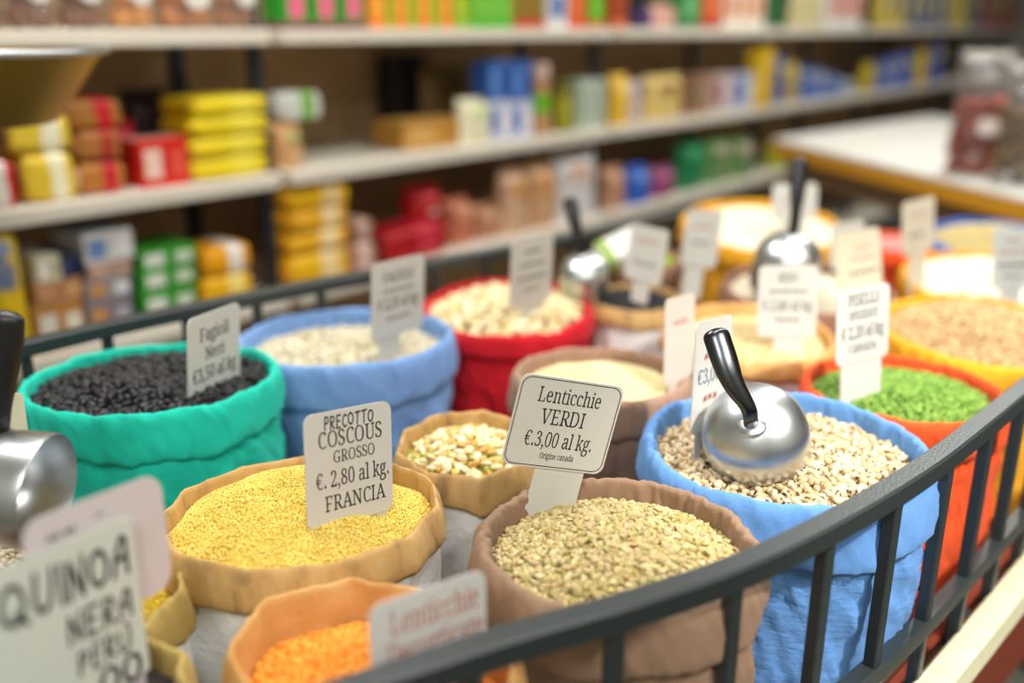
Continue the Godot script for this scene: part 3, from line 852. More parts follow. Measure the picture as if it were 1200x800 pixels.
# ------------------------------------------------------------------ scoops
func scoop(called: String, label: String, c: Vector3, axis: Vector3, R: float, L: float, handle: Array, hr: float, hm: Material, slant := 0.0) -> void:
	var t := thing(called, label, "scoop", c)
	var rot := Basis(Quaternion(Vector3.UP, axis.normalized()))
	var prof := []
	prof.append(Vector2(R * 0.985, -L))
	prof.append(Vector2(R, -L + 0.002))
	for k in 4: prof.append(Vector2(R * (1.0 - 0.004 * k), -L + 0.002 + (L - 0.002) * (k + 1) / 4.0))
	for k in range(1, 15):
		var a := PI / 2.0 * k / 14.0
		prof.append(Vector2(maxf(R * 0.988 * cos(a), 0.0004), R * 0.82 * sin(a)))
	var inner := []
	for k in range(prof.size() - 1, 1, -1): inner.append(Vector2(maxf(prof[k].x - 0.0016, 0.0003), prof[k].y - 0.0016))
	var b := MB.new()
	add_lathe(b, prof + inner + [prof[0]], 48, Vector3.ZERO, rot)
	if slant != 0.0:
		for k in b.v.size():
			var l := rot.inverse() * b.v[k]
			if l.y < 0.0: b.v[k] = rot * Vector3(l.x, l.y * (1.0 + slant * l.x / R), l.z)
	part("bowl", b.mesh(), M.steel, t)
	var pts := []
	var rad := []
	var cv := Curve3D.new()
	for k in handle.size():
		var tan_: Vector3 = (handle[mini(k + 1, handle.size() - 1)] - handle[maxi(k - 1, 0)]) * 0.22
		cv.add_point(handle[k] - c, -tan_, tan_)
	var n := 44
	for k in n + 1:
		var q := float(k) / n
		pts.append(cv.sample_baked(q * cv.get_baked_length(), true))
		rad.append(hr * (0.72 + 0.5 * smoothstep(0.2, 0.75, q)) * (1.0 if q < 0.88 else sqrt(maxf(0.01, 1.0 - pow((q - 0.88) / 0.1205, 2.0)))))
	b = MB.new()
	add_tube(b, pts, rad, 16, 0.62)
	var hp := part("handle", b.mesh(), hm, t)
	b = MB.new()
	add_tube(b, [pts[0] - (pts[1] - pts[0]).normalized() * 0.004, pts[0], pts[1] + (pts[1] - pts[0]) * 0.5], [hr * 1.35, hr * 1.3, hr * 0.8], 16)
	part("ferrule", b.mesh(), M.steel, hp)

func scoops() -> void:
	var c := Vector3(0.323, 0.984, -1.168)
	var ax := Vector3(-0.31, 0.589, 0.747).normalized()
	var apex := c + ax * 0.057
	scoop("scoop", "round steel scoop with dark chrome handle in the black-eyed beans", c, ax, 0.071, 0.055, [apex, apex + Vector3(-0.008, 0.026, 0.010), Vector3(0.276, 1.078, -1.125), Vector3(0.257, 1.134, -1.160)], 0.0145, M.dark_steel)
	c = Vector3(0.622, 1.000, -2.105)
	ax = Vector3(0.02, 0.95, 0.28).normalized()
	apex = c + ax * 0.062
	scoop("scoop", "round steel scoop standing in the white flour behind a price card", c, ax, 0.076, 0.07, [apex, apex + Vector3(0.0, 0.05, 0.005), Vector3(0.634, 1.225, -2.125)], 0.0165, M.black_handle)
	c = Vector3(0.162, 0.962, -2.120)
	ax = Vector3(-0.1, 0.9, 0.35).normalized()
	apex = c + ax * 0.050
	scoop("scoop", "small steel scoop standing in the black seeds beside the red sack", c, ax, 0.058, 0.05, [apex, apex + Vector3(-0.008, 0.04, 0.004), Vector3(0.127, 1.136, -2.130)], 0.0135, M.black_handle)
	c = Vector3(-0.552, 1.010, -0.962)
	ax = Vector3(-0.98, 0.12, -0.06).normalized()
	scoop("scoop", "steel scoop with thick black handle in the pearl barley", c, ax, 0.066, 0.035, [c + Vector3(-0.030, 0.050, -0.03), Vector3(-0.574, 1.085, -0.99), Vector3(-0.566, 1.14, -1.0), Vector3(-0.556, 1.203, -1.008)], 0.017, M.black_handle)

# ------------------------------------------------------------------ price cards
func plate(w: float, h: float, r: float, th: float, c := Vector3.ZERO) -> ArrayMesh:
	var b := MB.new()
	var ring := rounded(w, h, r)
	var f := PackedVector3Array()
	var g := PackedVector3Array()
	for p in ring:
		f.append(c + Vector3(p.x, p.y, th / 2.0))
		g.append(c + Vector3(p.x, p.y, -th / 2.0))
	b.cap(f, Vector3.BACK)
	b.cap(g, Vector3.FORWARD)
	b.grid([g, f])
	return b.mesh()

func rounded(w: float, h: float, r: float, n := 6) -> PackedVector2Array:
	var ring := PackedVector2Array()
	for q in 4:
		var cx := (w / 2.0 - r) * (1.0 if q in [0, 3] else -1.0)
		var cy := (h / 2.0 - r) * (1.0 if q in [0, 1] else -1.0)
		for k in n + 1:
			var a := PI / 2.0 * (q + float(k) / n)
			ring.append(Vector2(cx + r * cos(a), cy + r * sin(a)))
	return ring

func stroke(b: MB, pts: Array, w: float, z: float) -> void:
	for k in pts.size() - 1:
		var a: Vector2 = pts[k]
		var c: Vector2 = pts[k + 1]
		var d := (c - a).normalized() * w * 0.5
		var n := Vector2(-d.y, d.x)
		var s := []
		for p: Vector2 in [a + n - d * 0.6, a - n - d * 0.6, c - n + d * 0.6, c + n + d * 0.6]: s.append(Vector3(p.x, p.y, z))
		b.face(s, Vector3(a.x, a.y, z - 1.0))

func arc(cx: float, cy: float, rx: float, ry: float, a0: float, a1: float, n := 12) -> Array:
	var p := []
	for k in n + 1:
		var a := deg_to_rad(lerpf(a0, a1, float(k) / n))
		p.append(Vector2(cx + rx * cos(a), cy + ry * sin(a)))
	return p

# marker-pen capitals, each in a cell one unit high
func glyph(ch: String) -> Array:
	match ch:
		"Q": return [arc(0.36, 0.52, 0.36, 0.46, 70, 440, 18), [Vector2(0.42, 0.3), Vector2(0.62, 0.1), Vector2(0.8, -0.04)]]
		"U": return [[Vector2(0.06, 1.0), Vector2(0.04, 0.4)] + arc(0.3, 0.34, 0.26, 0.32, 180, 330, 8) + [Vector2(0.6, 0.5), Vector2(0.62, 1.0)]]
		"I": return [[Vector2(0.1, 1.0), Vector2(0.12, 0.0)]]
		"N": return [[Vector2(0.04, 0.0), Vector2(0.1, 0.98), Vector2(0.5, 0.04), Vector2(0.58, 1.04)]]
		"O": return [arc(0.32, 0.5, 0.3, 0.44, 80, 445, 18)]
		"0": return [arc(0.28, 0.5, 0.26, 0.5, 80, 445, 16)]
		"A": return [[Vector2(0.02, 0.0), Vector2(0.14, 0.6), Vector2(0.34, 1.0), Vector2(0.5, 0.9), Vector2(0.56, 0.0)], [Vector2(0.06, 0.42), Vector2(0.56, 0.46)]]
		"E": return [[Vector2(0.06, 1.0), Vector2(0.06, 0.0), Vector2(0.5, 0.04)], [Vector2(0.06, 0.54), Vector2(0.42, 0.56)], [Vector2(0.04, 1.0), Vector2(0.52, 1.0)]]
		"R": return [[Vector2(0.06, 0.0), Vector2(0.08, 1.0), Vector2(0.36, 0.98), Vector2(0.5, 0.8), Vector2(0.4, 0.56), Vector2(0.1, 0.5), Vector2(0.54, 0.0)]]
		"P": return [[Vector2(0.06, 0.0), Vector2(0.1, 1.0), Vector2(0.4, 0.96), Vector2(0.5, 0.76), Vector2(0.38, 0.52), Vector2(0.1, 0.48)]]
		"C": return [arc(0.34, 0.5, 0.3, 0.46, 50, 310, 14)]
		"T": return [[Vector2(0.3, 0.0), Vector2(0.3, 1.0)], [Vector2(0.0, 0.98), Vector2(0.62, 1.02)]]
		"`": return [[Vector2(-0.42, 1.22), Vector2(-0.2, 1.12)]]
		"~": return [[Vector2(0.0, 0.2), Vector2(0.16, 0.62), Vector2(0.26, 0.18), Vector2(0.42, 0.66), Vector2(0.5, 0.24)]]
	return []

func hand(text: String, h: float, sw: float, z := 0.0011, jitter := 0.05) -> ArrayMesh:
	var b := MB.new()
	var x := 0.0
	for ch in text:
		if ch == " ":
			x += 0.45
			continue
		var wide := 0.0
		var dy := rng.randf_range(-jitter, jitter)
		var sl := rng.randf_range(0.0, 0.1)
		for line: Array in glyph(ch):
			var pts := []
			for p: Vector2 in line:
				wide = maxf(wide, p.x)
				pts.append(Vector2((x + p.x + sl * p.y) * h, (p.y + dy) * h))
			stroke(b, pts, sw, z)
		x += wide + 0.22
	var off := (x - 0.22) * h / 2.0
	for k in b.v.size(): b.v[k].x -= off
	return b.mesh()

var serif: SystemFont
var sans: SystemFont
func print_line(text: String, h: float, width: float, face := "serif") -> TextMesh:
	if serif == null:
		serif = SystemFont.new()
		serif.font_names = PackedStringArray(["Droid Serif"])
		sans = SystemFont.new()
		sans.font_names = PackedStringArray(["Droid Sans"])
	var m := TextMesh.new()
	m.font = serif if face == "serif" else sans
	m.text = text
	m.font_size = 32
	m.pixel_size = h / 32.0
	m.depth = 0.0004
	m.curve_step = 2.0
	return m

# lines: [text, letter height, centre y from the card's middle, width, ink, x shift]; a text of ~ marks print too blurred to read
func sign_card(label: String, c: Vector3, rot: Vector3, w: float, h: float, lines: Array, tab: Array, m: Material, frame := false, r := 0.012) -> Node3D:
	var b := Basis.from_euler(rot * PI / 180.0)
	var base := c - b * Vector3(0, h / 2.0, 0)
	var t := thing("price_card", label, "price card", base)
	t.basis = b
	var up := Vector3(0, h / 2.0, 0)
	var card := part("card", plate(w, h, r, 0.0016), m, t, up)
	part("stem", plate(tab[0], tab[1], 0.004, 0.0012), m, t, Vector3(tab[2], -tab[1] / 2.0 + 0.012, -0.0016))
	if frame:
		var fb := MB.new()
		var ring := rounded(w - 0.006, h - 0.006, r)
		var pts := []
		for p in ring: pts.append(p)
		pts.append(ring[0])
		stroke(fb, pts, 0.0011, 0.0011)
		part("border", fb.mesh(), M.ink, card)
	for ln: Array in lines:
		var text: String = ln[0]
		var ink: Material = M[ln[4]]
		if text.begins_with("~") or text.begins_with("#"):
			var hm := hand(text.substr(1) if text.begins_with("#") else text, ln[1], ln[1] * (0.15 if text.begins_with("#") else 0.11))
			var o := part("lettering", hm, ink, card, Vector3(ln[5], ln[2] - ln[1] * 0.5, 0))
			o.scale.x = ln[3] / maxf(hm.get_aabb().size.x, 1e-4)
		else:
			var tm := print_line(text, ln[1], ln[3])
			var o := part("lettering", tm, ink, card, Vector3(ln[5], ln[2], 0.0010))
			o.scale.x = ln[3] / maxf(tm.get_aabb().size.x, 1e-4)
	return t

func packet() -> void:
	var t := thing("paper_packet", "white paper packet with green end lying on the lime peas", "packet", Vector3(0.292, 0.945, -2.375))
	t.rotation_degrees = Vector3(18, 20, 24)
	var w := part("wrapper", soft(Vector3(0.15, 0.05, 0.10), 5.0, 0.06, 3), plain("e6e6e0"), t)
	part("band", soft(Vector3(0.03, 0.052, 0.102), 5.0, 0.04, 3), plain("8fb43c"), w, Vector3(-0.05, -0.001, 0))

func signs() -> void:
	sign_card("white couscous price card with handwritten top line, in yellow couscous", Vector3(-0.190, 1.012, -1.018), Vector3(-5.8, 40.4, -4.8), 0.116, 0.137, [["#PRECOTTO", 0.0150, 0.055, 0.066, "marker", 0.000], ["COSCOUS", 0.026, 0.035, 0.084, "ink", 0.002], ["GROSSO", 0.019, 0.013, 0.055, "ink", 0.006], ["€. 2,80 al kg.", 0.026, -0.013, 0.098, "ink", 0.004], ["FRANCIA", 0.025, -0.042, 0.082, "ink", 0.006]], [0.052, 0.05, 0.024], M.sign)
	sign_card("white lentil price card with a thin black frame, above green lentils", Vector3(0.063, 1.032, -1.088), Vector3(0.5, 14.6, -13.6), 0.136, 0.120, [["Lenticchie", 0.026, 0.036, 0.082, "ink", 0.0], ["VERDI", 0.027, 0.008, 0.058, "ink", -0.002], ["€.3,00 al kg.", 0.027, -0.022, 0.090, "ink", 0.0], ["Origine canada", 0.011, -0.043, 0.045, "ink", 0.002]], [0.066, 0.100, 0.012], M.sign, true)
	sign_card("white price card standing edgewise in the black beans", Vector3(-0.467, 1.004, -1.416), Vector3(5.0, 68.0, -1.5), 0.125, 0.158, [["Fagioli", 0.028, 0.046, 0.070, "ink", 0.0], ["Neri", 0.026, 0.014, 0.045, "ink", 0.0], ["€3,50 al kg", 0.030, -0.018, 0.104, "ink", 0.0], ["~~~~~", 0.018, -0.050, 0.080, "marker", -0.005]], [0.05, 0.05, 0.01], M.sign)
	sign_card("white price card standing in the white beans of the sky blue sack", Vector3(-0.212, 1.020, -1.716), Vector3(3.0, 51.0, -1.2), 0.136, 0.147, [["FAGIOLI", 0.026, 0.042, 0.078, "ink", 0.0], ["~~~~~~~", 0.012, 0.018, 0.080, "ink", 0.0], ["€ 3,20 al kg", 0.028, -0.008, 0.104, "ink", 0.0], ["~~~~~~", 0.012, -0.036, 0.062, "ink", 0.0]], [0.055, 0.06, -0.02], M.sign)
	sign_card("white price card standing in the butter beans of the red sack", Vector3(0.041, 1.015, -1.946), Vector3(2.0, 47.0, -0.8), 0.130, 0.147, [["~~~~", 0.016, 0.042, 0.050, "ink", 0.0], ["~~~~~~~", 0.014, 0.014, 0.080, "ink", 0.0], ["~~~~~~", 0.016, -0.014, 0.086, "ink", 0.0], ["~~~~", 0.012, -0.040, 0.050, "ink", 0.0]], [0.07, 0.05, 0.01], M.sign)
	sign_card("pale price card with pink print, tilted above the black seeds", Vector3(0.294, 1.024, -2.050), Vector3(-9.6, -52.0, -0.4), 0.112, 0.122, [["~~~~", 0.016, 0.03, 0.060, "ink_pink", 0.0], ["~~~~~", 0.014, -0.02, 0.070, "ink", 0.0]], [0.05, 0.06, 0.0], M.sign)
	sign_card("pale price card with pink print before the wide golden sack", Vector3(0.456, 1.014, -2.262), Vector3(-14.0, -54.0, 6.0), 0.112, 0.136, [["~~~~", 0.018, 0.03, 0.06, "ink_pink", 0.0], ["~~~~", 0.014, -0.01, 0.06, "ink", 0.0]], [0.06, 0.09, -0.01], M.sign)
	sign_card("plain white price card behind the black scoop handle", Vector3(0.737, 1.065, -2.480), Vector3(-8.0, 9.8, -0.5), 0.124, 0.093, [["~~~~", 0.014, 0.0, 0.07, "ink_pink", 0.0]], [0.06, 0.08, 0.0], M.sign)
	sign_card("white rice price card standing in the pale rice", Vector3(0.519, 1.007, -1.733), Vector3(-6.2, -8.0, 2.5), 0.108, 0.137, [["RISO", 0.024, 0.045, 0.034, "ink", 0.0], ["~~~~~~~", 0.012, 0.020, 0.070, "ink", 0.0], ["€.2,80 al kg", 0.026, -0.008, 0.090, "ink", 0.0], ["~~~~~", 0.012, -0.034, 0.045, "ink", 0.0]], [0.055, 0.05, 0.004], M.sign)
	sign_card("grey white split pea price card standing in the green peas", Vector3(0.569, 1.040, -1.481), Vector3(-5.5, 26.8, 1.5), 0.116, 0.124, [["PISELLI", 0.025, 0.042, 0.066, "ink", 0.0], ["SPEZZATI", 0.018, 0.017, 0.062, "ink", 0.0], ["€ 2,20 al kg", 0.027, -0.011, 0.092, "ink", 0.0], ["CANADA", 0.018, -0.038, 0.060, "ink", 0.0]], [0.09, 0.10, 0.0], M.sign)
	sign_card("white price card with pink print behind the other card in the umber sack", Vector3(0.807, 1.000, -2.256), Vector3(-6.4, 29.0, 0.0), 0.112, 0.110, [["~~~~", 0.014, 0.02, 0.05, "ink_pink", 0.0]], [0.06, 0.08, 0.0], M.sign)
	sign_card("yellowish price card with pink print in front of the wheat grain", Vector3(0.733, 1.023, -1.970), Vector3(-7.9, 20.7, 5.0), 0.116, 0.140, [["~~~", 0.014, 0.035, 0.040, "ink_pink", 0.01], ["~~~~", 0.014, 0.012, 0.060, "ink_pink", 0.01], ["~~~~", 0.016, -0.018, 0.075, "ink", 0.01]], [0.06, 0.10, 0.0], mat("d6d3bb", 0.4))
	sign_card("cream price card standing behind the golden flour sack", Vector3(0.990, 1.037, -2.300), Vector3(-4.7, 28.9, 4.0), 0.114, 0.130, [["~~~~", 0.014, 0.03, 0.06, "ink_pink", 0.0], ["~~~", 0.018, -0.02, 0.045, "ink", -0.01]], [0.06, 0.12, 0.0], mat("dcd6c4", 0.4))
	sign_card("blue grey price card standing in the heaped white flour", Vector3(1.130, 1.002, -2.110), Vector3(-12.0, 20.0, -4.0), 0.112, 0.136, [["~~~~", 0.014, 0.04, 0.05, "ink_red", 0.0], ["~~~~~~", 0.014, 0.015, 0.08, "ink_red", 0.0], ["~~~~~", 0.02, -0.015, 0.085, "ink", 0.0], ["~~~", 0.014, -0.04, 0.05, "ink", 0.0]], [0.06, 0.10, 0.0], mat("ccd2d0", 0.4))
	sign_card("price card with red and blue print behind the dark chrome handle", Vector3(0.278, 1.040, -1.249), Vector3(-4.0, 53.4, -7.3), 0.116, 0.156, [["~~~~", 0.018, 0.03, 0.060, "ink_red", 0.0], ["€3,00", 0.028, 0.0, 0.07, "ink_blue", -0.01], ["~~~", 0.018, -0.030, 0.045, "ink_red", -0.005]], [0.08, 0.06, 0.0], M.sign)
	sign_card("pale pinkish price card beyond the blue sack, at the semolina", Vector3(0.282, 1.000, -1.530), Vector3(-4.8, 53.7, -5.8), 0.107, 0.144, [["~~~", 0.016, 0.03, 0.05, "ink_pink", 0.0]], [0.06, 0.09, 0.0], mat("dcd3c8", 0.4))
	sign_card("pinkish card partly covered by the handwritten quinoa paper", Vector3(-0.360, 1.056, -0.739), Vector3(-7.3, 66.0, -7.3), 0.150, 0.112, [["~~", 0.010, 0.036, 0.030, "ink", -0.04], ["~", 0.005, 0.040, 0.010, "ink", 0.0]], [0.06, 0.13, 0.0], M.sign_pink, false, 0.02)
	sign_card("pale green handwritten quinoa paper card in the small olive sack", Vector3(-0.374, 1.018, -0.686), Vector3(-6.0, 62.0, -5.5), 0.152, 0.150, [["#QUINOA", 0.034, 0.041, 0.124, "marker", 0.006], ["#NERA", 0.025, -0.002, 0.066, "marker", 0.032], ["#PERU`", 0.020, -0.035, 0.056, "marker", 0.034], ["#00", 0.024, -0.064, 0.046, "marker", 0.045]], [0.06, 0.13, 0.0], M.sign_paper, false, 0.004)
	sign_card("white card with brown lettering above the split red lentils", Vector3(-0.073, 0.970, -0.729), Vector3(-4.7, 36.3, -2.8), 0.120, 0.118, [["Lenticchie", 0.030, 0.035, 0.092, "ink_red", 0.006], ["Decorticate", 0.030, 0.005, 0.100, "ink_red", 0.006], ["~~~~", 0.02, -0.03, 0.08, "ink_red", 0.0]], [0.06, 0.07, 0.0], M.sign)
	sign_card("cream card standing behind the black handled scoop", Vector3(-0.658, 0.992, -1.125), Vector3(-2.3, 79.0, -5.8), 0.105, 0.110, [], [0.06, 0.09, 0.0], mat("d8d6bc", 0.4))

# ------------------------------------------------------------------ weighing scale whose pan reaches into view
func scale_pan() -> void:
	var t := thing("weighing_scale", "brass coloured pan of a weighing scale above the stand", "scale", Vector3(-1.135, 0, -1.965))
	var prof := [Vector2(0.001, 1.312), Vector2(0.198, 1.312), Vector2(0.206, 1.316), Vector2(0.300, 1.440), Vector2(0.312, 1.444), Vector2(0.318, 1.450), Vector2(0.314, 1.457), Vector2(0.302, 1.456), Vector2(0.292, 1.446), Vector2(0.203, 1.321), Vector2(0.196, 1.317), Vector2(0.001, 1.317)]
	part("pan", lathe(prof, 64), M.pan, t)
	var rim := MB.new()
	var ring := []
	for k in 65: ring.append(Vector3(0.312 * cos(TAU * k / 64), 1.452, 0.312 * sin(TAU * k / 64)))
	var rad := []
	for k in 65: rad.append(0.0075)
	add_tube(rim, ring, rad, 10)
	part("rim", rim.mesh(), M.steel, t, Vector3.ZERO, "bright rolled steel rim")
	part("post", lathe([Vector2(0.02, 0.0), Vector2(0.02, 1.312)], 16), M.rail, t, Vector3(-0.12, 0, 0))
	part("base", lathe([Vector2(0.0, 0.0), Vector2(0.2, 0.0), Vector2(0.2, 0.02), Vector2(0.03, 0.05), Vector2(0.0, 0.05)], 32), M.rail, t, Vector3(-0.12, 0, 0))

# ------------------------------------------------------------------ goods on the shelves
func stock() -> void:
	var sd := 0
	for it: Array in ITEMS:
		sd += 1
		var w: float = it[4]
		var n := maxi(1, roundi(w / 0.26)) if w > 0.4 else 1
		for k in n:
			var wk := w / n
			product(it, it[2] - w / 2.0 + wk * (k + 0.5), wk * (0.97 if n > 1 else 1.0), sd + k * 31, it[11] + (", " + ["first", "second", "third", "fourth", "fifth"][k] + " of its kind" if n > 1 else ""), "")

func product(it: Array, u: float, w: float, sd: int, label: String, group: String) -> void:
	var h: float = it[5]
	var d: float = it[6]
	var t := thing(it[1], label, it[12], sh(u, it[3], it[7] + d / 2.0), it[13] if it.size() > 13 else group)
	var a := plain(it[8])
	var b := plain(it[9])
	var c := plain(it[10])
	var turn := (nz.get_noise_1d(sd * 17.3)) * 0.10
	t.basis = SH * Basis(Vector3.UP, turn if it[0] != "carton" else 0.0)
	match it[0]:
		"box":
			var body := part("body", box(Vector3(w, h, d), 0.003), a, t)
			part("label", box(Vector3(w * 0.34, h * 0.62, 0.002), 0.0006), b, body, Vector3(-w * 0.24, h * 0.19, d / 2.0 + 0.0005))
			part("label", box(Vector3(w * 0.30, h * 0.55, 0.002), 0.0006), c, body, Vector3(w * 0.27, h * 0.2, d / 2.0 + 0.0005))
			part("flap", box(Vector3(w * 0.96, 0.0016, d * 0.48), 0.0004), a if h < 0.1 and it[1] != "biscuit_box" else b, t, Vector3(0, h - 0.0004, -d * 0.1))
		"carton":
			part("body", box(Vector3(w, h, d), 0.002), a, t)
			part("label", box(Vector3(w * 0.55, h * 0.34, 0.002), 0.0005), b, t, Vector3(0, h * 0.16, d / 2.0 + 0.0005))
			part("base_band", box(Vector3(w * 1.008, h * 0.10, d * 1.01), 0.001), c, t)
			part("cap", lathe([Vector2(0.012, 0), Vector2(0.012, 0.012), Vector2(0.0, 0.013)], 12), b, t, Vector3(0, h, d * 0.2))
		"flat":
			part("wrapper", soft(Vector3(w, h, d), 6.0, 0.05, sd), a, t)
			part("band", soft(Vector3(w * 0.40, h * 1.015, d * 1.02), 7.0, 0.03, sd), b, t, Vector3(w * 0.12, -h * 0.004, 0))
			part("seal", soft(Vector3(w * 0.10, h * 0.66, d * 0.8), 6.0, 0.05, sd), c, t, Vector3(-w * 0.47, h * 0.17, 0))
		"pouch":
			var wrap := part("wrapper", pouch(Vector3(w, h, d), sd), a, t)
			part("label", soft(Vector3(w * 0.62, h * 0.40, d * 0.86), 4.0, 0.04, sd), b, wrap, Vector3(0, h * 0.42, d * 0.08))
			part("emblem", soft(Vector3(w * 0.34, h * 0.20, d * 0.92), 4.0, 0.04, sd), c, wrap, Vector3(w * 0.05, h * 0.16, d * 0.06))
		"jar":
			var r := minf(w, d) * 0.5
			part("glass", lathe([Vector2(0.0, 0), Vector2(r * 0.92, 0), Vector2(r, r * 0.1), Vector2(r, h * 0.68), Vector2(r * 0.8, h * 0.78), Vector2(r * 0.8, h * 0.8), Vector2(0, h * 0.8)], 24), plain(it[8], 0.2), t)
			part("label", lathe([Vector2(r * 1.01, h * 0.3), Vector2(r * 1.015, h * 0.31), Vector2(r * 1.015, h * 0.58), Vector2(r * 1.01, h * 0.59)], 24), b, t)
			part("lid", lathe([Vector2(0.0, h * 0.79), Vector2(r * 0.92, h * 0.79), Vector2(r * 0.94, h * 0.8), Vector2(r * 0.94, h * 0.97), Vector2(r * 0.88, h), Vector2(0.0, h)], 24), c, t)
		"biscuit":
			part("bag", pouch(Vector3(w, h, d), sd), M.film, t, Vector3.ZERO, "clear film bag")
			var disc := lathe([Vector2(0.001, -0.018), Vector2(0.024, -0.016), Vector2(0.033, -0.008), Vector2(0.035, 0.0), Vector2(0.032, 0.010), Vector2(0.02, 0.018), Vector2(0.001, 0.02)], 18)
			var nx := maxi(2, int(w / 0.055))
			for k in nx * 2:
				var o := part("biscuit", disc, a, t, Vector3((float(k % nx) + 0.5) / nx * w * 0.86 - w * 0.43, 0.034 + 0.058 * (k / nx), d * 0.10 - 0.012 * (k % 2)))
				o.basis = Basis.from_euler(Vector3(1.25 + 0.2 * sin(k * 3.1 + sd), 0.4 * sin(k * 5.7 + sd), 0.3 * sin(k * 2.2)))
			part("label", lathe([Vector2(0.0, 0.0), Vector2(w * 0.26, 0.0), Vector2(w * 0.26, 0.003), Vector2(0.0, 0.004)], 20, Vector3.ZERO, Basis(Vector3.RIGHT, PI / 2.0)), c, t, Vector3(0.0, 0.098, d * 0.5))
			part("tie", soft(Vector3(w * 0.3, 0.02, 0.03), 3.0), c, t, Vector3(0, h * 0.93, 0))

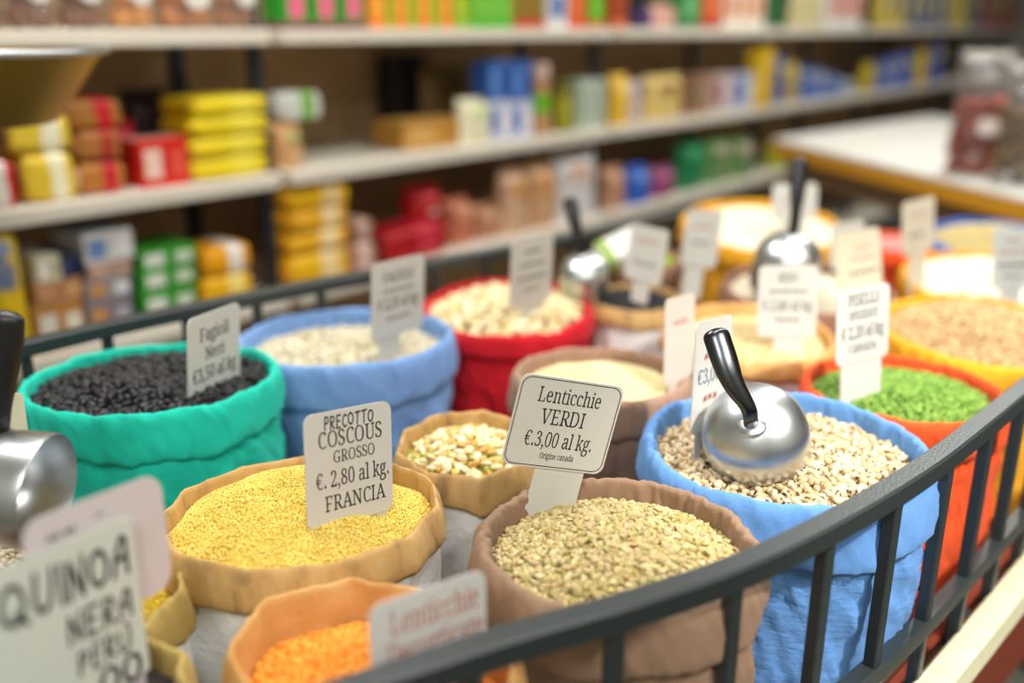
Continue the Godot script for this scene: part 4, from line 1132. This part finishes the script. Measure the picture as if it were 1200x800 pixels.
const ITEMS := [
	["biscuit", "biscuit_bag", -0.789, 1.49, 0.105, 0.147, 0.16, 0.05, "5a3217", "5a3217", "e8e4dc", "clear bag of dark biscuits partly past the top shelf edge", "biscuits"],
	["biscuit", "biscuit_bag", -0.664, 1.49, 0.129, 0.152, 0.16, 0.05, "6b3a1a", "6b3a1a", "e8e4dc", "clear bag of dark brown biscuits with white round label, top shelf", "biscuits"],
	["biscuit", "biscuit_bag", -0.527, 1.49, 0.123, 0.158, 0.16, 0.05, "6e4020", "6e4020", "e8e4dc", "clear bag of brown biscuits with silver white label, top shelf", "biscuits"],
	["biscuit", "biscuit_bag", -0.382, 1.49, 0.136, 0.164, 0.16, 0.05, "c07a22", "c07a22", "e8e4dc", "clear bag of round golden biscuits with white label, top shelf", "biscuits"],
	["biscuit", "biscuit_bag", -0.213, 1.49, 0.171, 0.171, 0.16, 0.05, "a5601f", "a5601f", "e8e4dc", "clear bag of ginger brown biscuits with shiny white label, top shelf", "biscuits"],
	["biscuit", "biscuit_bag", -0.045, 1.49, 0.135, 0.178, 0.16, 0.05, "8d5526", "8d5526", "e8e4dc", "clear bag of tan biscuits with pale side tag, beside shelf post", "biscuits"],
	["carton", "juice_carton", 0.125, 1.49, 0.108, 0.197, 0.1, 0.03, "35962f", "e8688c", "7c1d4e", "green and pink carton with purple base, first of its colour from the shelf post", "carton", "look-alike cartons in a row"],
	["carton", "juice_carton", 0.243, 1.49, 0.107, 0.202, 0.1, 0.03, "35962f", "e8688c", "7c1d4e", "green and pink carton with purple base, second of its colour from the shelf post", "carton", "look-alike cartons in a row"],
	["carton", "juice_carton", 0.36, 1.49, 0.106, 0.208, 0.1, 0.03, "35962f", "e8688c", "7c1d4e", "green and pink carton with purple base, third of its colour from the shelf post", "carton", "look-alike cartons in a row"],
	["carton", "juice_carton", 0.465, 1.49, 0.08, 0.212, 0.1, 0.03, "ee7a2a", "f2b03a", "ef8f4a", "narrow orange juice carton, first of its colour from the shelf post", "carton", "look-alike cartons in a row"],
	["carton", "juice_carton", 0.578, 1.49, 0.06, 0.218, 0.1, 0.03, "ee7a2a", "f2b03a", "ef8f4a", "narrow orange juice carton, second of its colour from the shelf post", "carton", "look-alike cartons in a row"],
	["carton", "juice_carton", 0.69, 1.49, 0.063, 0.223, 0.1, 0.03, "ee7a2a", "f2b03a", "ef8f4a", "narrow orange juice carton, third of its colour from the shelf post", "carton", "look-alike cartons in a row"],
	["carton", "juice_carton", 0.804, 1.49, 0.062, 0.228, 0.1, 0.03, "ee7a2a", "f2b03a", "ef8f4a", "narrow orange juice carton, fourth of its colour from the shelf post", "carton", "look-alike cartons in a row"],
	["carton", "juice_carton", 0.526, 1.49, 0.035, 0.215, 0.1, 0.03, "6fae25", "b8c930", "9fbf3a", "narrow lime green juice carton, first of its colour from the shelf post", "carton", "look-alike cartons in a row"],
	["carton", "juice_carton", 0.633, 1.49, 0.041, 0.22, 0.1, 0.03, "6fae25", "b8c930", "9fbf3a", "narrow lime green juice carton, second of its colour from the shelf post", "carton", "look-alike cartons in a row"],
	["carton", "juice_carton", 0.747, 1.49, 0.043, 0.225, 0.1, 0.03, "6fae25", "b8c930", "9fbf3a", "narrow lime green juice carton, third of its colour from the shelf post", "carton", "look-alike cartons in a row"],
	["carton", "juice_carton", 0.886, 1.49, 0.092, 0.231, 0.1, 0.03, "6fae25", "b8c930", "9fbf3a", "narrow lime green juice carton, fourth of its colour from the shelf post", "carton", "look-alike cartons in a row"],
	["carton", "juice_carton", 0.981, 1.49, 0.072, 0.236, 0.1, 0.03, "4fae28", "8fd050", "5fb83a", "plain bright green carton, first of its colour from the shelf post", "carton", "look-alike cartons in a row"],
	["carton", "juice_carton", 1.059, 1.49, 0.074, 0.239, 0.1, 0.03, "4fae28", "8fd050", "5fb83a", "plain bright green carton, second of its colour from the shelf post", "carton", "look-alike cartons in a row"],
	["carton", "juice_carton", 1.139, 1.49, 0.076, 0.243, 0.1, 0.03, "4fae28", "8fd050", "5fb83a", "plain bright green carton, third of its colour from the shelf post", "carton", "look-alike cartons in a row"],
	["carton", "soup_carton", 1.237, 1.49, 0.09, 0.247, 0.1, 0.03, "b23a22", "6f8f2c", "c8552c", "brick red carton with green panel, first of its colour from the shelf post", "carton", "look-alike cartons in a row"],
	["carton", "soup_carton", 1.334, 1.49, 0.093, 0.252, 0.1, 0.03, "b23a22", "6f8f2c", "c8552c", "brick red carton with green panel, second of its colour from the shelf post", "carton", "look-alike cartons in a row"],
	["carton", "salt_carton", 1.466, 1.49, 0.138, 0.258, 0.1, 0.03, "d6d6da", "2b5fa8", "e8e8ea", "white carton with blue emblem on the top shelf", "carton"],
	["carton", "soup_carton", 1.607, 1.49, 0.121, 0.264, 0.1, 0.03, "d2502a", "e8783c", "dd6038", "orange red carton between white and green cartons", "carton"],
	["carton", "soup_carton", 1.746, 1.49, 0.108, 0.27, 0.1, 0.03, "4aa526", "86c83c", "d07030", "green carton with orange foot at the bay end", "carton"],
	["carton", "tea_carton", 1.933, 1.49, 0.095, 0.279, 0.1, 0.03, "c8562c", "8a3a1c", "e0804a", "rust orange carton just past second shelf post", "carton"],
	["box", "tea_box", 2.117, 1.49, 0.189, 0.092, 0.12, 0.04, "3c2a58", "2a1c40", "6a4a80", "low dark purple box on top shelf", "box"],
	["pouch", "dark_pouch", 2.41, 1.49, 0.256, 0.287, 0.08, 0.2, "1f2a1c", "2a3a22", "3a4a30", "dark green pouch standing behind purple box", "pouch"],
	["pouch", "snack_pouch", 2.368, 1.49, 0.252, 0.108, 0.08, 0.05, "d8a89a", "c88878", "e8d0c4", "salmon pink snack pouch on top shelf", "pouch"],
	["carton", "tea_carton", 2.55, 1.49, 0.19, 0.306, 0.1, 0.03, "3f8f52", "6cae70", "2f7040", "mid green carton between pink pouch and red carton", "carton"],
	["carton", "tea_carton", 2.771, 1.49, 0.203, 0.316, 0.1, 0.03, "c8482a", "e07a4a", "a83820", "red orange carton beside green one in third bay", "carton"],
	["carton", "flour_carton", 2.97, 1.49, 0.14, 0.325, 0.1, 0.03, "e4d8c4", "d8763c", "f0e8da", "cream carton with orange foot, first of its colour from the shelf post", "carton", "look-alike cartons in a row"],
	["carton", "flour_carton", 3.123, 1.49, 0.146, 0.332, 0.1, 0.03, "e4d8c4", "d8763c", "f0e8da", "cream carton with orange foot, second of its colour from the shelf post", "carton", "look-alike cartons in a row"],
	["carton", "flour_carton", 3.282, 1.49, 0.153, 0.339, 0.1, 0.03, "e4d8c4", "d8763c", "f0e8da", "cream carton with orange foot, third of its colour from the shelf post", "carton", "look-alike cartons in a row"],
	["pouch", "herb_pouch", 3.612, 1.49, 0.267, 0.332, 0.08, 0.05, "2a5a34", "1e4026", "5a8050", "dark green herb pouch right after third shelf post", "pouch"],
	["pouch", "herb_pouch", 4.022, 1.49, 0.448, 0.206, 0.08, 0.05, "c8bc8c", "a8a060", "e0d8b8", "beige herb pouch on top shelf beside dark green pouch", "pouch"],
	["box", "gift_box", 4.562, 1.49, 0.579, 0.27, 0.12, 0.05, "dfe4e4", "d8663c", "d05a34", "white box with orange red emblem on top shelf", "box"],
	["box", "pasta_box", 5.453, 1.49, 0.549, 0.353, 0.12, 0.05, "c8b030", "e0d080", "2a3a70", "mustard yellow pasta box on top shelf far bay", "box"],
	["box", "pasta_box", 6.053, 1.49, 0.505, 0.375, 0.12, 0.05, "4a5a80", "e0d080", "2a3a70", "slate blue pasta box beside mustard box", "box"],
	["box", "pasta_box", 6.583, 1.49, 0.473, 0.394, 0.12, 0.05, "6a7488", "e0d080", "2a3a70", "grey blue pasta box second beside mustard box", "box"],
	["box", "pasta_box", 7.099, 1.49, 0.379, 0.413, 0.12, 0.05, "d0b828", "e0d080", "2a3a70", "slim yellow pasta box between blue boxes", "box"],
	["box", "pasta_box", 7.529, 1.49, 0.332, 0.428, 0.12, 0.05, "3a4878", "e0d080", "2a3a70", "navy pasta box beside slim yellow box", "box"],
	["box", "pasta_box", 8.389, 1.49, 1.177, 0.458, 0.12, 0.05, "9a3444", "e0d080", "2a3a70", "dark red box at far end of top shelf", "box"],
	["flat", "red_pack", -0.854, 1.055, 0.125, 0.121, 0.16, 0.03, "c81e14", "e8e0d8", "f0ece6", "red pack with white foot beside pale yellow bags", "pack"],
	["flat", "pasta_bag", -0.703, 1.055, 0.144, 0.127, 0.18, 0.04, "e0c030", "f2ecc8", "8a6a40", "pale yellow pasta bag with cream label, bottom of two", "pasta"],
	["flat", "pasta_bag", -0.706, 1.182, 0.169, 0.094, 0.18, 0.05, "e4c638", "f4eed0", "8a6a40", "pale yellow pasta bag with cream label, top of two", "pasta"],
	["flat", "bread_pack", -0.554, 1.055, 0.136, 0.088, 0.18, 0.05, "b8742e", "c8202a", "f0dcd8", "brown toasted bread pack with red band, bottom of three", "bread"],
	["flat", "bread_pack", -0.547, 1.143, 0.126, 0.087, 0.18, 0.05, "a86a30", "a83020", "c89860", "plain brown toasted bread pack, middle of three", "bread"],
	["flat", "bread_pack", -0.551, 1.23, 0.167, 0.081, 0.18, 0.06, "b0742e", "d01c26", "d8a870", "brown toasted bread pack with wide red band, top of three", "bread"],
	["pouch", "red_pouch", -0.389, 1.055, 0.107, 0.179, 0.09, 0.22, "c02434", "e04858", "d83848", "crimson pouch standing behind red box", "pouch"],
	["box", "red_box", -0.367, 1.055, 0.156, 0.135, 0.12, 0.05, "cc1f12", "e8c8b8", "e0503c", "bright red box with pale side label before yellow packs", "box"],
	["pouch", "dark_bag", -0.215, 1.055, 0.14, 0.253, 0.1, 0.36, "2a1a22", "3a2430", "1c1218", "dark purple bag at the back of middle shelf", "bag"],
	["flat", "rusk_pack", -0.146, 1.055, 0.282, 0.063, 0.2, 0.04, "e2c80e", "e9d640", "c8a408", "lemon yellow rusk pack, lowest of four", "pack"],
	["flat", "rusk_pack", -0.14, 1.118, 0.281, 0.061, 0.2, 0.04, "e2c80e", "e9d640", "c8a408", "lemon yellow rusk pack, second up of four", "pack"],
	["flat", "rusk_pack", -0.133, 1.179, 0.28, 0.061, 0.2, 0.04, "e2c80e", "e9d640", "c8a408", "lemon yellow rusk pack, third up of four", "pack"],
	["flat", "rusk_pack", -0.127, 1.24, 0.279, 0.06, 0.2, 0.04, "e2c80e", "e9d640", "c8a408", "lemon yellow rusk pack with white marks, topmost of four", "pack"],
	["pouch", "crumb_pouch", 0.105, 1.055, 0.119, 0.143, 0.12, 0.06, "c89a68", "3f8f2c", "d8b890", "tan crumb pouch with green mark under white bag", "pouch"],
	["flat", "white_bag", 0.179, 1.2, 0.175, 0.095, 0.12, 0.1, "d8dcd4", "7cba4c", "f0f0ec", "white bag with green print lying on tan pouch", "bag"],
	["box", "cardboard_tray", 0.824, 1.055, 0.356, 0.104, 0.18, 0.1, "b98537", "caa05c", "a87428", "low tan cardboard box on middle shelf", "box"],
	["pouch", "grain_bag", 1.144, 1.055, 0.29, 0.283, 0.1, 0.34, "7a6038", "5c4424", "8c7448", "brown grain bag at the back behind cardboard box", "bag"],
	["box", "black_tin", 1.01, 1.055, 0.186, 0.332, 0.1, 0.44, "1c1a1c", "2a282a", "343034", "tall black tin at the back of middle shelf", "tin"],
	["pouch", "cracker_bag", 1.007, 1.055, 0.186, 0.176, 0.1, 0.05, "dcd8b8", "b8c878", "f0ece0", "cream bag with pale green tint leaning beside blue packs", "bag"],
	["box", "sugar_pack", 1.131, 1.055, 0.132, 0.159, 0.1, 0.06, "c4c8da", "3c64b0", "e8e4ea", "white and blue pack under blue packet, beside cream bag", "pack"],
	["box", "blue_pack", 1.132, 1.214, 0.13, 0.151, 0.1, 0.06, "2f5fae", "5c8ad0", "244c90", "blue packet on white pack, beside cream bag", "pack"],
	["box", "sugar_pack", 1.274, 1.055, 0.134, 0.151, 0.1, 0.06, "c4c8da", "3c64b0", "e8e4ea", "white and blue pack under blue packet, beside capped jar", "pack"],
	["box", "blue_pack", 1.273, 1.206, 0.132, 0.156, 0.1, 0.06, "2f5fae", "5c8ad0", "244c90", "blue packet on white pack, beside capped jar", "pack"],
	["jar", "sauce_jar", 1.444, 1.055, 0.164, 0.292, 0.1, 0.06, "b98a5e", "6fae22", "d8b8ac", "jar with pink cap and green label band", "jar"],
	["jar", "olive_jar", 1.593, 1.055, 0.118, 0.216, 0.09, 0.05, "8f8a1a", "a0982a", "6a6410", "olive green jar beside pink capped jar", "jar"],
	["box", "rice_pack", 1.7, 1.055, 0.058, 0.219, 0.1, 0.05, "b8c4b4", "5a8a5c", "d8dcd4", "slim white green rice pack, first of its colour from the shelf post", "pack", "look-alike cartons in a row"],
	["box", "rice_pack", 1.768, 1.055, 0.053, 0.217, 0.1, 0.05, "b8c4b4", "5a8a5c", "d8dcd4", "slim white green rice pack, second of its colour from the shelf post", "pack", "look-alike cartons in a row"],
	["box", "rice_pack", 1.832, 1.055, 0.047, 0.214, 0.1, 0.05, "b8c4b4", "5a8a5c", "d8dcd4", "slim white green rice pack, third of its colour from the shelf post", "pack", "look-alike cartons in a row"],
	["pouch", "yellow_pouch", 2.023, 1.055, 0.159, 0.23, 0.09, 0.05, "d8aa2a", "e8cc6a", "f0e0b0", "golden yellow pouch just past second shelf post", "pouch"],
	["pouch", "lilac_pouch", 2.268, 1.055, 0.14, 0.19, 0.09, 0.12, "c8b8c0", "a898a8", "e0d8dc", "pale lilac pouch between yellow and gold pouches", "pouch"],
	["pouch", "pasta_pouch", 2.427, 1.055, 0.344, 0.211, 0.1, 0.05, "cdb268", "8a5a1c", "e8dca8", "gold pasta pouch with brown edge on middle shelf", "pouch"],
	["box", "cereal_pack", 2.751, 1.055, 0.199, 0.2, 0.1, 0.05, "9a6e58", "5a7048", "b88a70", "brown cereal pack with green foot", "pack"],
	["box", "cereal_pack", 2.979, 1.055, 0.203, 0.2, 0.1, 0.05, "b8a8a4", "8a4048", "d4c8c4", "pale cereal pack with maroon emblem", "pack"],
	["box", "cereal_pack", 3.229, 1.055, 0.238, 0.192, 0.1, 0.05, "a4acc4", "3a52a0", "c8ccd8", "pale blue cereal pack beside tall yellow box", "pack"],
	["box", "yellow_box", 3.4, 1.055, 0.15, 0.322, 0.1, 0.0, "d0a818", "e0c040", "b89010", "tall yellow box standing before third shelf post", "box"],
	["pouch", "pasta_packet", 3.714, 1.055, 0.141, 0.272, 0.08, 0.04, "4a5a90", "c8b850", "b0b8cc", "navy pasta packet beside tall yellow box", "pasta"],
	["pouch", "pasta_packet", 3.889, 1.055, 0.148, 0.239, 0.08, 0.04, "a89030", "c8b850", "b0b8cc", "ochre pasta packet between navy packets", "pasta"],
	["pouch", "pasta_packet", 4.086, 1.055, 0.181, 0.203, 0.08, 0.04, "3f5aa0", "c8b850", "b0b8cc", "blue pasta packet beside ochre packet", "pasta"],
	["pouch", "pasta_packet", 4.304, 1.055, 0.192, 0.176, 0.08, 0.04, "5670b0", "c8b850", "b0b8cc", "mid blue pasta packet in falling row", "pasta"],
	["pouch", "pasta_packet", 4.538, 1.055, 0.203, 0.136, 0.08, 0.04, "4664a8", "c8b850", "b0b8cc", "dark blue pasta packet in falling row", "pasta"],
	["pouch", "pasta_packet", 4.802, 1.055, 0.247, 0.092, 0.08, 0.04, "8a9ab0", "c8b850", "b0b8cc", "grey blue pasta packet at row end", "pasta"],
	["pouch", "pasta_packet", 5.15, 1.055, 0.265, 0.194, 0.08, 0.04, "b8a024", "c8b850", "b0b8cc", "yellow pasta packet beyond fourth post", "pasta"],
	["pouch", "pasta_packet", 5.423, 1.055, 0.193, 0.211, 0.08, 0.04, "4a62a8", "c8b850", "b0b8cc", "blue pasta packet after yellow one beyond fourth post", "pasta"],
	["pouch", "pasta_packet", 5.685, 1.055, 0.241, 0.229, 0.08, 0.04, "5a70b4", "c8b850", "b0b8cc", "blue pasta packet in middle of far row", "pasta"],
	["pouch", "pasta_packet", 5.981, 1.055, 0.256, 0.247, 0.08, 0.04, "3c54a0", "c8b850", "b0b8cc", "navy pasta packet before the slim yellow packet", "pasta"],
	["pouch", "pasta_packet", 6.306, 1.055, 0.251, 0.266, 0.08, 0.04, "c8a820", "c8b850", "b0b8cc", "slim yellow pasta packet in far row", "pasta"],
	["pouch", "pasta_packet", 6.663, 1.055, 0.38, 0.313, 0.08, 0.04, "4058a0", "c8b850", "b0b8cc", "tall blue pasta packet at far row end", "pasta"],
	["pouch", "flour_bag", -0.879, 0.655, 0.131, 0.403, 0.14, 0.0, "d8b414", "6a7a98", "e8cc40", "big yellow flour bag at the end of the low shelf", "bag"],
	["box", "rice_box", -0.743, 0.655, 0.134, 0.128, 0.2, 0.03, "b07a3c", "d8d4c8", "e4dcc8", "brown box with white band, bottom of rice stack", "box"],
	["box", "rice_box", -0.735, 0.783, 0.132, 0.065, 0.2, 0.03, "a8764e", "b88a60", "c89868", "plain brown box in the middle of rice stack", "box"],
	["box", "rice_box", -0.756, 0.848, 0.069, 0.07, 0.2, 0.03, "d0ccb8", "e4e0d4", "b8a888", "small white box on brown rice stack", "box"],
	["box", "rice_box", -0.69, 0.848, 0.06, 0.058, 0.2, 0.03, "1e2a4a", "34446a", "101a30", "small navy box on brown rice stack", "box"],
	["box", "biscuit_box", -0.599, 0.655, 0.136, 0.111, 0.2, 0.03, "7a7078", "c08a54", "a8a4ac", "grey box with tan ribbon, bottom of biscuit stack", "box"],
	["box", "biscuit_box", -0.592, 0.766, 0.133, 0.058, 0.2, 0.03, "8a8688", "c08a54", "d8d8da", "grey white box with tan ribbon, second in biscuit stack", "box"],
	["box", "biscuit_box", -0.587, 0.825, 0.131, 0.046, 0.2, 0.03, "a88878", "c0a090", "b89484", "rosy brown thin box in biscuit stack", "box"],
	["box", "biscuit_box", -0.578, 0.871, 0.145, 0.084, 0.2, 0.03, "d4d2d0", "6a8ec0", "e8e8e6", "white box with blue lid on biscuit stack", "box"],
	["box", "soup_box", -0.416, 0.655, 0.181, 0.105, 0.18, 0.03, "2f8f22", "d8dcd0", "c8d4bc", "green box with two white labels, bottom of three", "box"],
	["box", "soup_box", -0.408, 0.76, 0.181, 0.06, 0.18, 0.03, "2f8f22", "d8dcd0", "c8d4bc", "green box with two white labels, middle of three", "box"],
	["box", "soup_box", -0.399, 0.82, 0.18, 0.06, 0.18, 0.03, "2f8f22", "d8dcd0", "c8d4bc", "green box with two white labels, top of three", "box"],
	["flat", "cracker_pack", -0.203, 0.655, 0.184, 0.104, 0.18, 0.03, "e8b012", "f0d878", "e49a10", "yellow cracker pack with cream label, bottom of two", "pack"],
	["flat", "cracker_pack", -0.196, 0.759, 0.176, 0.091, 0.18, 0.03, "e8a010", "f0e8e0", "d88a10", "orange yellow cracker pack with white label, top of two", "pack"],
	["flat", "polenta_bag", 0.168, 0.655, 0.25, 0.113, 0.2, 0.03, "e8b414", "f0d49a", "e0a020", "yellow polenta bag with white label, lowest of four", "bag"],
	["flat", "polenta_bag", 0.174, 0.768, 0.25, 0.071, 0.2, 0.03, "e8ac18", "f0d49a", "e0a020", "yellow polenta bag, second up of four", "bag"],
	["flat", "polenta_bag", 0.181, 0.84, 0.25, 0.076, 0.2, 0.03, "e4a820", "f0d49a", "e0a020", "amber polenta bag, third up of four", "bag"],
	["flat", "polenta_bag", 0.188, 0.916, 0.25, 0.084, 0.2, 0.03, "f0bc10", "f0d49a", "e0a020", "bright yellow polenta bag, topmost of four", "bag"],
	["flat", "cereal_bag", 0.35, 0.655, 0.187, 0.109, 0.2, 0.05, "a87858", "d8b8b0", "c8a090", "tan cereal bag with pink print, bottom of two", "bag"],
	["flat", "cereal_bag", 0.351, 0.764, 0.178, 0.083, 0.2, 0.05, "8a5a3c", "c8a898", "b08870", "brown cereal bag with pale print, top of two", "bag"],
	["flat", "red_bag", 0.643, 0.655, 0.351, 0.124, 0.2, 0.04, "a8101c", "c83040", "8a0c16", "dark red bag lying on low shelf", "bag"],
	["pouch", "red_bag", 0.757, 0.779, 0.177, 0.136, 0.14, 0.08, "b8141e", "d04048", "e8c8c0", "dark red pouch standing on the lying red bag", "bag"],
	["pouch", "chips_bag", 0.944, 0.655, 0.141, 0.189, 0.12, 0.08, "c87858", "d89878", "b86040", "salmon orange bag beside the red pouch", "bag"],
	["pouch", "chips_bag", 1.105, 0.655, 0.162, 0.140, 0.12, 0.08, "b88060", "d8b090", "a87050", "dull orange bag before beige bread bags", "bag"],
	["pouch", "bread_bag", 1.244, 0.655, 0.175, 0.283, 0.12, 0.04, "d0a888", "c08a48", "e0c8b4", "beige bread bag, first of two", "bread"],
	["pouch", "bread_bag", 1.433, 0.655, 0.181, 0.285, 0.12, 0.04, "c89c70", "c88030", "dcc0a8", "beige bread bag with amber foot, second of two", "bread"],
	["pouch", "white_bag", 1.686, 0.655, 0.303, 0.305, 0.12, 0.04, "d4d0d2", "c89068", "e8e6e8", "large white bag on low shelf before second post", "bag"],
	["pouch", "tan_bag", 2.008, 0.655, 0.163, 0.201, 0.12, 0.05, "b88868", "c8a088", "d8c0b0", "tan bag just past second post on low shelf", "bag"],
	["pouch", "blue_bag", 2.207, 0.655, 0.205, 0.185, 0.12, 0.04, "2458b8", "7098d8", "1a48a0", "bright blue bag on low shelf", "bag"],
	["pouch", "plum_bag", 2.453, 0.655, 0.221, 0.153, 0.12, 0.05, "8a4068", "c070a0", "6a2030", "plum pink bag beside bright blue bag", "bag"],
	["pouch", "salad_bag", 2.765, 0.655, 0.259, 0.273, 0.12, 0.06, "1e7a4a", "3aa068", "2a6a40", "deep green bag before green and pink bags", "bag"],
	["pouch", "ham_bag", 3.05, 0.655, 0.27, 0.259, 0.12, 0.05, "5f8a50", "d8a8a4", "e0b8a8", "green topped bag with pink front, first of two", "bag"],
	["pouch", "ham_bag", 3.34, 0.655, 0.26, 0.229, 0.12, 0.05, "5f8a50", "d8a8a4", "e0b8a8", "green topped bag with pink front, second of two", "bag"],
	["pouch", "lime_bag", 3.84, 0.655, 0.251, 0.165, 0.12, 0.05, "a0a428", "c8c850", "808820", "lime yellow bag behind the counter corner", "bag"],
]
